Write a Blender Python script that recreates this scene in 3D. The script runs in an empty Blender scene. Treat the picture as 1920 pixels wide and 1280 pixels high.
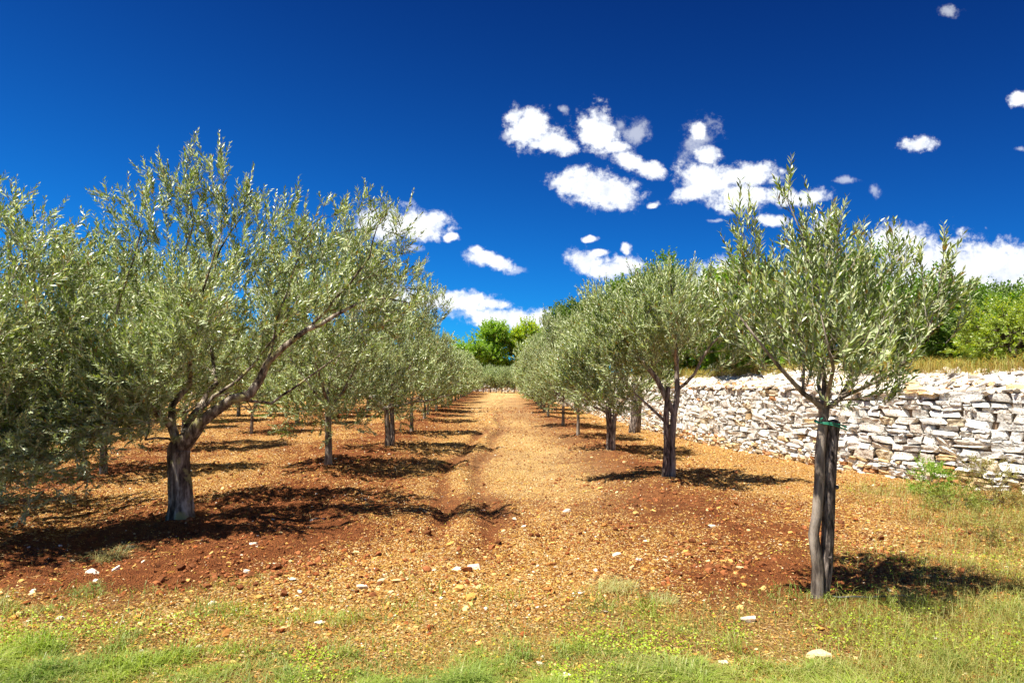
import bpy, math, random
import numpy as np
from math import radians as R

# ------------------------------------------------------------------ camera, sky, sun, exposure
sc = bpy.context.scene
C = sc.collection
cam = bpy.data.cameras.new("camera")
cam.lens = 24.0; cam.sensor_width = 36.0
cam.shift_y = 0.039
cam.clip_start = 0.05; cam.clip_end = 3000
co = bpy.data.objects.new("camera", cam); C.objects.link(co)
co.location = (0, 0, 1.6); co.rotation_euler = (R(90), 0, 0)
sc.camera = co

sc.view_settings.view_transform = 'Standard'
sc.view_settings.look = 'None'
sc.view_settings.gamma = 1.0
sc.view_settings.exposure = 1.05
sc.cycles.max_bounces = 6
sc.cycles.diffuse_bounces = 3
sc.cycles.transmission_bounces = 3
sc.cycles.transparent_max_bounces = 4

SUN_DIR = np.array([-0.33, -0.20, 0.95]); SUN_DIR /= np.linalg.norm(SUN_DIR)   # towards the sun
sun = bpy.data.lights.new("sun", 'SUN'); sun.energy = 5.0; sun.angle = R(0.5); sun.color = (1.0, 0.95, 0.86)
so = bpy.data.objects.new("sun", sun); C.objects.link(so)
so.location = (-40, -30, 80)
from mathutils import Vector
so.rotation_euler = Vector(SUN_DIR.tolist()).to_track_quat('Z', 'Y').to_euler()
SUN_ELEV = math.asin(SUN_DIR[2]); SUN_ROT = math.atan2(SUN_DIR[0], SUN_DIR[1])

world = bpy.data.worlds.new("World"); sc.world = world; world.use_nodes = True
wt = world.node_tree; wt.nodes.clear()
def WN(t, **kw):
    n = wt.nodes.new(t)
    for k, v in kw.items(): setattr(n, k, v)
    return n
def WM(op, a, b=None, c=None, clamp=False):
    n = wt.nodes.new('ShaderNodeMath'); n.operation = op; n.use_clamp = clamp
    for i, v in enumerate((a, b, c)):
        if v is None: continue
        if isinstance(v, (int, float)): n.inputs[i].default_value = v
        else: wt.links.new(v, n.inputs[i])
    return n.outputs[0]
def WV(op, a, b):
    n = wt.nodes.new('ShaderNodeVectorMath'); n.operation = op
    for i, v in enumerate((a, b)):
        if isinstance(v, (tuple, list)): n.inputs[i].default_value = v
        elif isinstance(v, (int, float)): n.inputs['Scale'].default_value = v
        else: wt.links.new(v, n.inputs[i])
    return n.outputs[0]
sky = WN('ShaderNodeTexSky'); sky.sky_type = 'NISHITA'; sky.sun_disc = False
sky.sun_elevation = SUN_ELEV; sky.sun_rotation = SUN_ROT
sky.air_density = 1.0; sky.dust_density = 0.1; sky.ozone_density = 4.0; sky.altitude = 200
tc = WN('ShaderNodeTexCoord')
sep = WN('ShaderNodeSeparateXYZ'); wt.links.new(tc.outputs['Generated'], sep.inputs[0])
# deep, polarised blue
tint = WN('ShaderNodeMix', data_type='RGBA', blend_type='MULTIPLY'); tint.inputs[0].default_value = 1.0
wt.links.new(sky.outputs[0], tint.inputs[6]); tint.inputs[7].default_value = (0.045, 0.61, 1.14, 1)
elev = WM('POWER', WM('MAXIMUM', sep.outputs[2], 0.0), 0.75)
dark = WM('MULTIPLY_ADD', elev, -1.04, 1.0)
side = WM('MULTIPLY_ADD', sep.outputs[0], -0.28, 0.93)
dk = WM('MULTIPLY', dark, WM('MINIMUM', side, 1.15))
dkn = WM('MAXIMUM', dk, 0.25)
dkc = WN('ShaderNodeCombineXYZ')
wt.links.new(dkn, dkc.inputs[0]); wt.links.new(WM('POWER', dkn, 1.5), dkc.inputs[1]); wt.links.new(dkn, dkc.inputs[2])
skyc = WV('MULTIPLY', tint.outputs[2], dkc.outputs[0])
# fair-weather clouds, fixed in compass direction and height
ysafe = WM('MAXIMUM', sep.outputs[1], 0.05)
uvn = WN('ShaderNodeCombineXYZ')
wt.links.new(WM('DIVIDE', sep.outputs[0], ysafe), uvn.inputs[0])
wt.links.new(WM('DIVIDE', sep.outputs[2], ysafe), uvn.inputs[1])
def wnoise(vec, scale, detail, rough, which=0):
    n = WN('ShaderNodeTexNoise'); n.inputs['Scale'].default_value = scale
    n.inputs['Detail'].default_value = detail; n.inputs['Roughness'].default_value = rough
    wt.links.new(vec, n.inputs['Vector']); return n.outputs[which]
wv = WV('SUBTRACT', wnoise(uvn.outputs[0], 14.0, 3.0, 0.6, 1), (0.5, 0.5, 0.5))
w1 = WN('ShaderNodeVectorMath', operation='SCALE'); wt.links.new(wv, w1.inputs[0]); w1.inputs['Scale'].default_value = 0.022
uvw = WV('ADD', uvn.outputs[0], w1.outputs[0])
def blobs(lst):
    cur = None
    for b in lst:
        x, y, a, h = b[:4]; ang = b[4] if len(b) > 4 else 0
        m = WN('ShaderNodeMapping', vector_type='TEXTURE')
        m.inputs['Location'].default_value = ((x-960)/1280, (715-y)/1280, 0)
        m.inputs['Rotation'].default_value = (0, 0, R(ang))
        m.inputs['Scale'].default_value = (a/1280, h/1280, 1)
        wt.links.new(uvw, m.inputs[0])
        l = WN('ShaderNodeVectorMath', operation='LENGTH'); wt.links.new(m.outputs[0], l.inputs[0])
        d = l.outputs['Value']
        cur = d if cur is None else WM('SMOOTH_MIN', cur, d, 0.12)
    return cur
PUFFS = [(988,240,42,40),(1035,264,50,20,-15),(962,220,22,14),(1122,245,42,44),(1155,274,34,13,-8),
 (1180,300,32,17,-20),(1220,319,30,17,-20),(1090,345,54,32,-5),(1140,358,58,32,-8),(1325,288,26,18),(1310,246,18,20),
 (1320,340,50,36),(1300,360,40,18,20),(1395,328,72,24),(1390,372,60,26),(1470,372,48,18),(1515,370,42,15,3),(1722,266,36,15),(1222,380,12,7),
 (785,418,58,30,-6),(722,418,50,30),(846,444,15,9),(903,484,32,17,-12),(938,496,30,15,-15),(893,466,15,10),
 (1098,486,36,20,-24),(1158,505,40,21,4),(1128,506,26,14),(1108,446,14,6),(1122,472,17,7),(1173,466,9,12),
 (850,566,84,22,-3),(922,570,38,11,-3),(725,560,70,30),(700,490,22,9),(1362,516,66,30),(1310,527,26,15),
 (1680,466,70,42),(1790,500,150,60,-6),(1900,520,140,66,-4),(1830,560,190,50),(1700,540,80,50),(1940,560,90,60),(1545,428,26,18),(1448,414,36,10),
 (485,542,24,9),(1912,186,22,14,20),(965,599,110,22,-4),(900,590,40,7,-4)]
WISPS = [(1192,248,26,26),(1165,232,16,18),(962,598,88,15,-4),(880,590,60,12),(1640,356,12,14,30),(1784,22,20,13),(1914,283,12,5),
 (775,462,24,9,-10),(966,508,22,7,10),(1312,262,30,42,-20),(950,255,18,12),(1590,340,24,7),(1060,210,10,8),(1340,415,14,4),(1110,580,20,5)]
fine = wnoise(uvn.outputs[0], 30.0, 8.0, 0.62)
fine2 = wnoise(uvn.outputs[0], 95.0, 6.0, 0.7)
def edge(d, amp, lo, hi):
    f = WM('ADD', WM('SUBTRACT', 1.0, d), WM('MULTIPLY', WM('SUBTRACT', fine, 0.5), amp))
    f = WM('ADD', f, WM('MULTIPLY', WM('SUBTRACT', fine2, 0.5), amp*0.5))
    m = WN('ShaderNodeMapRange', interpolation_type='SMOOTHERSTEP')
    wt.links.new(f, m.inputs[0]); m.inputs[1].default_value = lo; m.inputs[2].default_value = hi
    return m.outputs[0], f
pa, pf = edge(blobs(PUFFS), 2.1, -0.30, 0.58)
wa, wf = edge(blobs(WISPS), 3.0, -0.35, 1.0)
front = WM('GREATER_THAN', sep.outputs[1], 0.3)
al = WM('MULTIPLY', WM('MAXIMUM', pa, WM('MULTIPLY', wa, 0.45)), front)
# unseen cumulus behind the camera, added to whiten the ambient light
bn = wnoise(tc.outputs['Generated'], 3.2, 6.0, 0.55)
bm = WN('ShaderNodeMapRange', interpolation_type='SMOOTHSTEP'); wt.links.new(bn, bm.inputs[0])
bm.inputs[1].default_value = 0.58; bm.inputs[2].default_value = 0.66
back = WM('MULTIPLY', bm.outputs[0], WM('LESS_THAN', sep.outputs[1], 0.0))
al = WM('MAXIMUM', al, WM('MULTIPLY', back, 0.9))
shade = WN('ShaderNodeMapRange'); wt.links.new(WM('ADD', fine, WM('MULTIPLY', sep.outputs[2], 0.25)), shade.inputs[0])
shade.inputs[1].default_value = 0.3; shade.inputs[2].default_value = 0.62
cc = WN('ShaderNodeMix', data_type='RGBA'); wt.links.new(shade.outputs[0], cc.inputs[0])
cc.inputs[6].default_value = (4.9, 5.3, 6.3, 1); cc.inputs[7].default_value = (7.6, 7.8, 8.0, 1)
mixc = WN('ShaderNodeMix', data_type='RGBA')
wt.links.new(al, mixc.inputs[0]); wt.links.new(skyc, mixc.inputs[6]); wt.links.new(cc.outputs[2], mixc.inputs[7])
bg = WN('ShaderNodeBackground'); bg.inputs[1].default_value = 0.075
wt.links.new(mixc.outputs[2], bg.inputs[0])
wo = WN('ShaderNodeOutputWorld'); wt.links.new(bg.outputs[0], wo.inputs[0])

# ------------------------------------------------------------------ helpers
rng = np.random.default_rng(7)
def _h(ix, iy, seed):
    n = (ix.astype(np.int64)*374761393 + iy.astype(np.int64)*668265263 + seed*1274126177) & 0xffffffff
    n = ((n ^ (n >> 13)) * 1274126177) & 0xffffffff
    n = (n ^ (n >> 16)) & 0xffffffff
    return n.astype(np.float64)/4294967295.0
def vn(x, y, f=1.0, seed=0):
    x = np.asarray(x, float)*f; y = np.asarray(y, float)*f
    ix = np.floor(x); iy = np.floor(y); fx = x-ix; fy = y-iy
    fx = fx*fx*(3-2*fx); fy = fy*fy*(3-2*fy)
    a = _h(ix, iy, seed); b = _h(ix+1, iy, seed); c = _h(ix, iy+1, seed); d = _h(ix+1, iy+1, seed)
    return (a*(1-fx)+b*fx)*(1-fy) + (c*(1-fx)+d*fx)*fy
def fbm(x, y, f, o=4, seed=0):
    s = 0; a = 1; t = 0
    for i in range(o):
        s = s + a*vn(x, y, f*2.03**i, seed+i*17); t += a; a *= 0.5
    return s/t
def sst(a, b, x): 
    t = np.clip((x-a)/(b-a), 0, 1); return t*t*(3-2*t)
def unit(v): return v/np.maximum(np.linalg.norm(v, axis=-1, keepdims=True), 1e-9)

def build(name, V, faces, mats, parent=None, col=None, midx=None, smooth=False):
    V = np.asarray(V, np.float32)
    if not isinstance(faces, list): faces = [faces]
    faces = [np.asarray(f, np.int32) for f in faces if len(f)]
    tot = np.concatenate([np.full(len(f), f.shape[1], np.int32) for f in faces])
    idx = np.concatenate([f.ravel() for f in faces])
    me = bpy.data.meshes.new(name)
    me.vertices.add(len(V)); me.vertices.foreach_set('co', V.ravel())
    me.loops.add(len(idx)); me.loops.foreach_set('vertex_index', idx)
    me.polygons.add(len(tot))
    st = np.concatenate([[0], np.cumsum(tot)[:-1]]).astype(np.int32)
    me.polygons.foreach_set('loop_start', st); me.polygons.foreach_set('loop_total', tot)
    if midx is not None: me.polygons.foreach_set('material_index', np.asarray(midx, np.int32))
    if smooth is True: me.polygons.foreach_set('use_smooth', np.ones(len(tot), bool))
    elif smooth is not False: me.polygons.foreach_set('use_smooth', np.asarray(smooth, bool))
    else: me.polygons.foreach_set('use_smooth', np.zeros(len(tot), bool))
    if col is not None:
        dom = 'FACE' if len(col) == len(tot) else 'POINT'
        a = me.attributes.new('col', 'FLOAT_COLOR', dom)
        c4 = np.ones((len(col), 4), np.float32); c4[:, :3] = col
        a.data.foreach_set('color', c4.ravel())
    for m in (mats if isinstance(mats, list) else [mats]): me.materials.append(m)
    me.update()
    o = bpy.data.objects.new(name, me); C.objects.link(o)
    if parent is not None: o.parent = parent
    return o
def tag(o, label=None, cat=None, group=None, kind=None):
    if label: o['label'] = label
    if cat: o['category'] = cat
    if group: o['group'] = group
    if kind: o['kind'] = kind
    return o
def empty(name, loc, label=None, cat=None, group=None, rz=0):
    o = bpy.data.objects.new(name, None); C.objects.link(o)
    o.empty_display_size = 0.2
    o.location = loc; o.rotation_euler = (0, 0, rz)
    return tag(o, label, cat, group)
def copy_tree(root, loc, rz, s, label, group):
    r = root.copy(); C.objects.link(r)
    r.location = loc; r.rotation_euler = (0, 0, rz); r.scale = s
    r['label'] = label
    if group: r['group'] = group
    for ch in list(root.children):
        c = ch.copy(); C.objects.link(c); c.parent = r
    return r

# ------------------------------------------------------------------ materials
def mat(name):
    m = bpy.data.materials.new(name); m.use_nodes = True
    nt = m.node_tree; b = nt.nodes['Principled BSDF']
    return m, nt, b
def nd(nt, t, **kw):
    n = nt.nodes.new(t)
    for k, v in kw.items(): setattr(n, k, v)
    return n
def attr(nt): 
    a = nd(nt, 'ShaderNodeAttribute'); a.attribute_name = 'col'; return a.outputs['Color']
def noise(nt, scale, detail=4, rough=0.6, out=0, stretch=None):
    n = nd(nt, 'ShaderNodeTexNoise'); n.inputs['Scale'].default_value = scale
    n.inputs['Detail'].default_value = detail; n.inputs['Roughness'].default_value = rough
    t = nd(nt, 'ShaderNodeTexCoord'); v = t.outputs['Object']
    if stretch:
        m = nd(nt, 'ShaderNodeMapping'); m.inputs['Scale'].default_value = stretch
        nt.links.new(v, m.inputs[0]); v = m.outputs[0]
    nt.links.new(v, n.inputs['Vector']); return n.outputs[out]
def ramp(nt, fac, stops, interp='LINEAR'):
    r = nd(nt, 'ShaderNodeValToRGB'); r.color_ramp.interpolation = interp
    e = r.color_ramp.elements
    while len(e) < len(stops): e.new(0.5)
    for q, (p, c) in zip(e, stops):
        q.position = p; q.color = (c[0], c[1], c[2], 1) if isinstance(c, (tuple, list)) else (c, c, c, 1)
    nt.links.new(fac, r.inputs[0]); return r.outputs[0]
def mix(nt, f, a, b, blend='MIX'):
    n = nd(nt, 'ShaderNodeMix', data_type='RGBA', blend_type=blend)
    for s, v in ((0, f), (6, a), (7, b)):
        if isinstance(v, (int, float)): n.inputs[s].default_value = v
        elif isinstance(v, tuple): n.inputs[s].default_value = (*v, 1)
        else: nt.links.new(v, n.inputs[s])
    return n.outputs[2]
def bump(nt, b, h, strength, dist):
    n = nd(nt, 'ShaderNodeBump'); n.inputs['Strength'].default_value = strength
    n.inputs['Distance'].default_value = dist
    nt.links.new(h, n.inputs['Height']); nt.links.new(n.outputs[0], b.inputs['Normal'])

def leaf_mat(name, under, gloss=0.45, transl=0.3, tcol=(1.2, 1.3, 0.5)):
    """face colour is the upper side, the underside is paler"""
    m, nt, b = mat(name)
    a = attr(nt); g = nd(nt, 'ShaderNodeNewGeometry')
    un = mix(nt, 0.65, a, under)
    c = mix(nt, g.outputs['Backfacing'], a, un)
    nt.links.new(c, b.inputs['Base Color'])
    b.inputs['Roughness'].default_value = gloss
    b.inputs['Specular IOR Level'].default_value = 0.6
    tr = nd(nt, 'ShaderNodeBsdfTranslucent')
    nt.links.new(mix(nt, 1.0, a, tcol, 'MULTIPLY'), tr.inputs[0])
    ms = nd(nt, 'ShaderNodeMixShader'); ms.inputs[0].default_value = transl
    out = nt.nodes['Material Output']
    nt.links.new(b.outputs[0], ms.inputs[1]); nt.links.new(tr.outputs[0], ms.inputs[2])
    nt.links.new(ms.outputs[0], out.inputs[0])
    return m
M_OLIVE = leaf_mat('olive_leaf', (0.56, 0.62, 0.34), 0.36, 0.20, (1.5, 1.6, 0.5))
M_BROAD = leaf_mat('broad_leaf', (0.22, 0.30, 0.06), 0.45, 0.4, (1.5, 1.7, 0.3))
M_BLADE = leaf_mat('grass_blade', (0.26, 0.32, 0.06), 0.55, 0.30, (1.3, 1.4, 0.5))

def bark_mat(name, c1, c2, c3, lichen=0.0, sc_=1.0):
    m, nt, b = mat(name)
    n1 = noise(nt, 14*sc_, 6, 0.65, stretch=(1, 1, 0.22)); n2 = noise(nt, 5*sc_, 3)
    c = ramp(nt, n1, [(0.38, c1), (0.5, c2), (0.64, c3)])
    if lichen:
        l = ramp(nt, n2, [(0.55, 0.0), (0.62, 1.0)])
        c = mix(nt, mix(nt, lichen, (0, 0, 0), l), c, (0.36, 0.33, 0.13))
    nt.links.new(c, b.inputs['Base Color']); b.inputs['Roughness'].default_value = 0.9
    b.inputs['Specular IOR Level'].default_value = 0.2
    bump(nt, b, n1, 0.9, 0.02)
    return m
M_BARK = bark_mat('olive_bark', (0.03, 0.021, 0.015), (0.16, 0.12, 0.085), (0.50, 0.43, 0.33), 0.85)
M_TWIG = bark_mat('olive_twig', (0.20, 0.17, 0.12), (0.38, 0.33, 0.25), (0.55, 0.50, 0.40))
M_SMOOTH = bark_mat('young_bark', (0.07, 0.053, 0.042), (0.24, 0.19, 0.145), (0.42, 0.35, 0.28), 0.0)
M_STAKE = bark_mat('stake_wood', (0.015, 0.011, 0.009), (0.11, 0.085, 0.07), (0.34, 0.27, 0.22), 0.0, 2.4)
M_DARKBARK = bark_mat('dark_bark', (0.03, 0.022, 0.016), (0.08, 0.06, 0.045), (0.15, 0.12, 0.09))

def vcol_mat(name, rough=0.9, nscale=40, var=0.35, bst=0.4, bd=0.01):
    m, nt, b = mat(name)
    n1 = noise(nt, nscale, 4)
    c = mix(nt, 1.0, attr(nt), ramp(nt, n1, [(0.3, 1-var), (0.7, 1+var)]), 'MULTIPLY')
    nt.links.new(c, b.inputs['Base Color']); b.inputs['Roughness'].default_value = rough
    b.inputs['Specular IOR Level'].default_value = 0.15
    if bst: bump(nt, b, n1, bst, bd)
    return m
M_GRAVEL = vcol_mat('gravel', 0.9, 60, 0.3, 0.3, 0.004)
M_LITTER = vcol_mat('litter', 0.8, 60, 0.3, 0)

# limestone with grey-black lichen speckle and rusty staining
M_STONE, nt, b = mat('limestone')
n1 = noise(nt, 9, 6, 0.65); n2 = noise(nt, 34, 4, 0.7); n3 = noise(nt, 2.3, 3)
c = mix(nt, 1.0, attr(nt), ramp(nt, n1, [(0.25, 0.72), (0.6, 1.05)]), 'MULTIPLY')
c = mix(nt, ramp(nt, n2, [(0.52, 0.0), (0.64, 0.85)]), c, (0.17, 0.145, 0.12))
c = mix(nt, ramp(nt, n3, [(0.60, 0.0), (0.75, 0.55)]), c, (0.50, 0.34, 0.17))
nt.links.new(c, b.inputs['Base Color']); b.inputs['Roughness'].default_value = 0.92
b.inputs['Specular IOR Level'].default_value = 0.2
bump(nt, b, n1, 0.7, 0.04)
M_CORE, nt, b = mat('wall_core'); b.inputs['Base Color'].default_value = (0.24, 0.16, 0.10, 1); b.inputs['Roughness'].default_value = 1
M_TIE, nt, b = mat('green_cord'); b.inputs['Base Color'].default_value = (0.01, 0.24, 0.13, 1); b.inputs['Roughness'].default_value = 0.5
M_HOSE, nt, b = mat('black_hose'); b.inputs['Base Color'].default_value = (0.02, 0.022, 0.025, 1); b.inputs['Roughness'].default_value = 0.45

# ground: red earth and chips of yellow stone and straw
M_GROUND, nt, b = mat('orchard_earth')
a = attr(nt)
tco = nd(nt, 'ShaderNodeTexCoord').outputs['Object']
def voro(scale, rnd=1.0):
    v = nd(nt, 'ShaderNodeTexVoronoi'); v.inputs['Scale'].default_value = scale
    v.inputs['Randomness'].default_value = rnd
    nt.links.new(tco, v.inputs['Vector']); return v
v1 = voro(60); v2 = voro(13); nA = noise(nt, 90, 5, 0.7); nB = noise(nt, 7, 5, 0.65); nC = noise(nt, 0.9, 4, 0.6)
sx = nd(nt, 'ShaderNodeSeparateColor'); nt.links.new(a, sx.inputs[0])   # R: redness, G: green, B: pale
s1 = nd(nt, 'ShaderNodeSeparateColor'); nt.links.new(v1.outputs['Color'], s1.inputs[0])
s2 = nd(nt, 'ShaderNodeSeparateColor'); nt.links.new(v2.outputs['Color'], s2.inputs[0])
def GM(op, x, y):
    n = nd(nt, 'ShaderNodeMath', operation=op)
    for i, v in enumerate((x, y)):
        if isinstance(v, (int, float)): n.inputs[i].default_value = v
        else: nt.links.new(v, n.inputs[i])
    return n.outputs[0]
chip = ramp(nt, s1.outputs[0], [(0.0, (0.22, 0.075, 0.02)), (0.28, (0.42, 0.19, 0.045)), (0.6, (0.62, 0.35, 0.09)), (0.85, (0.74, 0.50, 0.20)), (1.0, (0.85, 0.70, 0.45))])
soil = ramp(nt, nB, [(0.3, (0.15, 0.045, 0.014)), (0.7, (0.34, 0.125, 0.042))])
f1 = GM('ADD', GM('MULTIPLY', s1.outputs[1], 0.8), GM('MULTIPLY', nB, 0.5))
thr = GM('MULTIPLY_ADD', sx.outputs[0], 0.95); nt.nodes[-1].inputs[2].default_value = 0.12
cover = GM('GREATER_THAN', f1, thr)
c = mix(nt, cover, soil, chip)
c = mix(nt, GM('MULTIPLY', sx.outputs[2], 0.65), c, (0.76, 0.57, 0.29))
c = mix(nt, GM('MULTIPLY', sx.outputs[1], 0.6), c, mix(nt, nA, (0.22, 0.13, 0.035), (0.46, 0.33, 0.13)))
c = mix(nt, 1.0, c, ramp(nt, nA, [(0.34, 0.40), (0.58, 1.35)]), 'MULTIPLY')
c = mix(nt, 1.0, c, ramp(nt, nC, [(0.3, (0.82, 0.76, 0.68)), (0.7, (1.10, 1.05, 0.96))]), 'MULTIPLY')
nt.links.new(c, b.inputs['Base Color']); b.inputs['Roughness'].default_value = 0.95
b.inputs['Specular IOR Level'].default_value = 0.15
hh = GM('ADD', GM('MULTIPLY', v1.outputs['Distance'], -0.6), GM('MULTIPLY', nA, 0.5))
hh = GM('ADD', hh, GM('MULTIPLY', nB, 0.8))
bump(nt, b, hh, 1.0, 0.06)
M_TERR, nt, b = mat('dry_terrace')
n1 = noise(nt, 8, 5)
nt.links.new(ramp(nt, n1, [(0.3, (0.16, 0.10, 0.03)), (0.7, (0.40, 0.28, 0.11))]), b.inputs['Base Color']); b.inputs['Roughness'].default_value = 1

# ------------------------------------------------------------------ ground
def rowR(y): return 2.62 - 0.033*np.minimum(y, 31) + 0.008*np.maximum(y-31, 0)
def rowL(y): return -3.0 - 0.028*y
TREES_R = [(2.30, 5.1), (2.46, 10.8), (2.17, 15.2), (1.86, 19.2), (1.80, 24.0), (1.57, 29.5)]
TREES_L = [(-3.84, 7.9), (-3.34, 12.4), (-2.93, 16.1), (-3.07, 20.9), (-3.45, 27.0)]
y = 34.5
while y < 92: TREES_R.append((rowR(y), y)); y += 4.7
y = 31.5
while y < 92: TREES_L.append((rowL(y), y)); y += 4.6
def rutw(y): return 0.16*np.sin(y*0.33) + 0.10*np.sin(y*0.81+1.0) - 0.006*y
def zones(x, y):
    r = np.exp(-((x-rowR(y))/1.25)**2)*sst(4.0, 6.0, y) + np.exp(-((x-rowL(y))/1.6)**2)*sst(4.4, 6.2, y)
    r = r + 0.8*np.exp(-((x-rowL(y)+4.6)/1.6)**2)
    r = r*0.72
    r = r + 0.5*sst(0.0, 2.2, -x-0.9)*sst(4.6, 5.6, y)*(1-sst(7.4, 9.5, y))     # bare red earth front left
    r = r + 0.35*np.exp(-((x-2.4)**2+(y-5.0)**2)/0.9)
    r = r + 0.85*np.exp(-((x+0.36-rutw(y))/0.19)**2)*sst(5.5, 8, y)*(1-sst(28, 40, y)) + 0.75*np.exp(-((x+0.92-rutw(y))/0.18)**2)*sst(6.5, 9, y)*(1-sst(20, 30, y))
    r = r + 0.7*np.exp(-((x-0.55+0.012*y)/1.0)**2)*sst(26, 32, y)*(1-sst(60, 75, y))
    r = r + 1.2*(fbm(x, y, 0.55, 4, 3)-0.5) + 0.55*(fbm(x, y, 2.5, 3, 13)-0.5)
    g = (1-sst(4.1, 5.6, y + 1.8*(fbm(x, y, 0.7, 3, 5)-0.5)))
    g2 = 0.85*sst(0.46, 0.64, (x-0.1)/np.maximum(y, 1) + 0.25*(fbm(x, y, 0.8, 3, 8)-0.5))*(1-sst(10.5, 13.0, y))*sst(2, 4, y)
    g = np.clip(np.maximum(g, g2), 0, 1)
    pale = np.exp(-((x-0.6+0.012*y)/1.3)**2)*sst(6.5, 12, y) + 0.9*np.exp(-((x+1.4+0.01*y)/1.0)**2)*sst(26, 34, y)
    pale = pale*0.55*(0.5+fbm(x, y, 0.8, 3, 21))
    return np.clip(r + 0.16, 0, 1), g, np.clip(pale, 0, 1)
def height(x, y):
    x = np.asarray(x, float); y = np.asarray(y, float)
    near = 1-sst(25, 60, y)
    h = 0.10*(fbm(x, y, 0.35, 3, 31)-0.5)*sst(1, 5, y)
    h = h + 0.07*np.exp(-((x-rowR(y))/0.8)**2)*sst(4, 7, y) + 0.08*np.exp(-((x-rowL(y))/0.9)**2)*sst(4, 7, y)
    h = h - 0.07*np.exp(-((x+0.36-rutw(y))/0.13)**2)*sst(5.5, 8, y) - 0.065*np.exp(-((x+0.92-rutw(y))/0.13)**2)*sst(5.5, 8, y) + 0.03*np.exp(-((x+0.64-rutw(y))/0.12)**2)*sst(5.5, 8, y)
    h = h + (0.10*(fbm(x, y, 2.2, 3, 41)-0.5) + 0.07*(fbm(x, y, 7.0, 3, 43)-0.5))*near*sst(3.6, 6.0, y)
    h = h + 0.03*(fbm(x, y, 3.0, 3, 47)-0.5)*near
    for (tx, ty) in TREES_R[:6] + TREES_L[:5]:
        rr = (x-tx)**2+(y-ty)**2
        h = h + 0.045*np.exp(-rr/0.30)*(0.6+0.8*vn(x, y, 5, 51))
    h = h - 0.085*np.exp(-((x-2.3)**2+(y-5.1)**2)/1.6) - 0.09*np.exp(-((x+3.84)**2+(y-7.9)**2)/2.5)
    return h - 0.03
def spread(lo, hi, n0, d0, grow, lim):
    out = [lo]; d = d0
    return out
ys = [-30.0, -15, -8, -4, -2, 0, 1, 1.8]
v = 2.4
while v < 600: ys.append(v); v += 0.028 if v < 8 else 0.028*(v/8)**1.35
xp = [0.014]; v = 0.014
while v < 500: v += 0.032 if v < 5 else 0.032*(v/5)**1.9 if v < 60 else 40; xp.append(v)
xs = np.array([-q for q in xp[::-1]] + xp); ys = np.array(ys)
X, Y = np.meshgrid(xs, ys)
Z = height(X, Y)
V = np.stack([X.ravel(), Y.ravel(), Z.ravel()], 1)
nx = len(xs); ny = len(ys)
ii = (np.arange(ny-1)[:, None]*nx + np.arange(nx-1)[None, :]).ravel()
F = np.stack([ii, ii+1, ii+nx+1, ii+nx], 1)
r_, g_, p_ = zones(V[:, 0], V[:, 1])
ground = build('ground', V, F, M_GROUND, col=np.stack([r_, g_, p_], 1), smooth=True)
tag(ground, kind='structure')

# ------------------------------------------------------------------ rock templates
def cube_template(n, seed, rnd=0.35, noisea=0.10):
    r = np.random.default_rng(seed)
    g = np.linspace(-1, 1, n+1); vs = {}; V = []; F = []
    def vid(p):
        k = tuple(np.round(p, 4))
        if k not in vs: vs[k] = len(V); V.append(p)
        return vs[k]
    for ax in range(3):
        for s in (-1, 1):
            for i in range(n):
                for j in range(n):
                    q = []
                    for (a, c_) in ((i, j), (i+1, j), (i+1, j+1), (i, j+1)):
                        p = [0, 0, 0]; p[ax] = s; p[(ax+1) % 3] = g[a]; p[(ax+2) % 3] = g[c_]
                        q.append(vid(p))
                    F.append(q if s > 0 else q[::-1])
    V = np.array(V, float)
    rad = np.linalg.norm(V, axis=1, keepdims=True)
    sph = V/rad*1.18
    V = V*(1-rnd) + sph*rnd
    # taper and lumps
    k = r.normal(0, 1, (5, 3))*1.7; ph = r.uniform(0, 6.28, (5, 3))
    D = np.zeros_like(V)
    for i in range(5):
        D += np.sin(V @ k[i][:, None] + ph[i][None, :])*noisea/(1+0.3*i)
    V = V + D + r.normal(0, noisea*0.22, V.shape)
    sh = r.normal(0, 0.13, (3, 3)); V = V + V @ sh
    V /= np.abs(V).max(0)
    return V, np.array(F, np.int32)
def ico_template(seed):
    r = np.random.default_rng(seed); t = (1+5**.5)/2
    V = np.array([(-1,t,0),(1,t,0),(-1,-t,0),(1,-t,0),(0,-1,t),(0,1,t),(0,-1,-t),(0,1,-t),(t,0,-1),(t,0,1),(-t,0,-1),(-t,0,1)], float)
    V /= np.linalg.norm(V[0])
    F = np.array([(0,11,5),(0,5,1),(0,1,7),(0,7,10),(0,10,11),(1,5,9),(5,11,4),(11,10,2),(10,7,6),(7,1,8),(3,9,4),(3,4,2),(3,2,6),(3,6,8),(3,8,9),(4,9,5),(2,4,11),(6,2,10),(8,6,7),(9,8,1)])
    V = V*r.uniform(0.65, 1.15, (12, 1)) + r.normal(0, 0.08, V.shape)
    return V, F
def rotm(ax, ay, az):
    cx, sx_, cy, sy, cz, sz = np.cos(ax), np.sin(ax), np.cos(ay), np.sin(ay), np.cos(az), np.sin(az)
    M = np.zeros((len(ax), 3, 3))
    M[:,0,0]=cz*cy; M[:,0,1]=cz*sy*sx_-sz*cx; M[:,0,2]=cz*sy*cx+sz*sx_
    M[:,1,0]=sz*cy; M[:,1,1]=sz*sy*sx_+cz*cx; M[:,1,2]=sz*sy*cx-cz*sx_
    M[:,2,0]=-sy; M[:,2,1]=cy*sx_; M[:,2,2]=cy*cx
    return M
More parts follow.
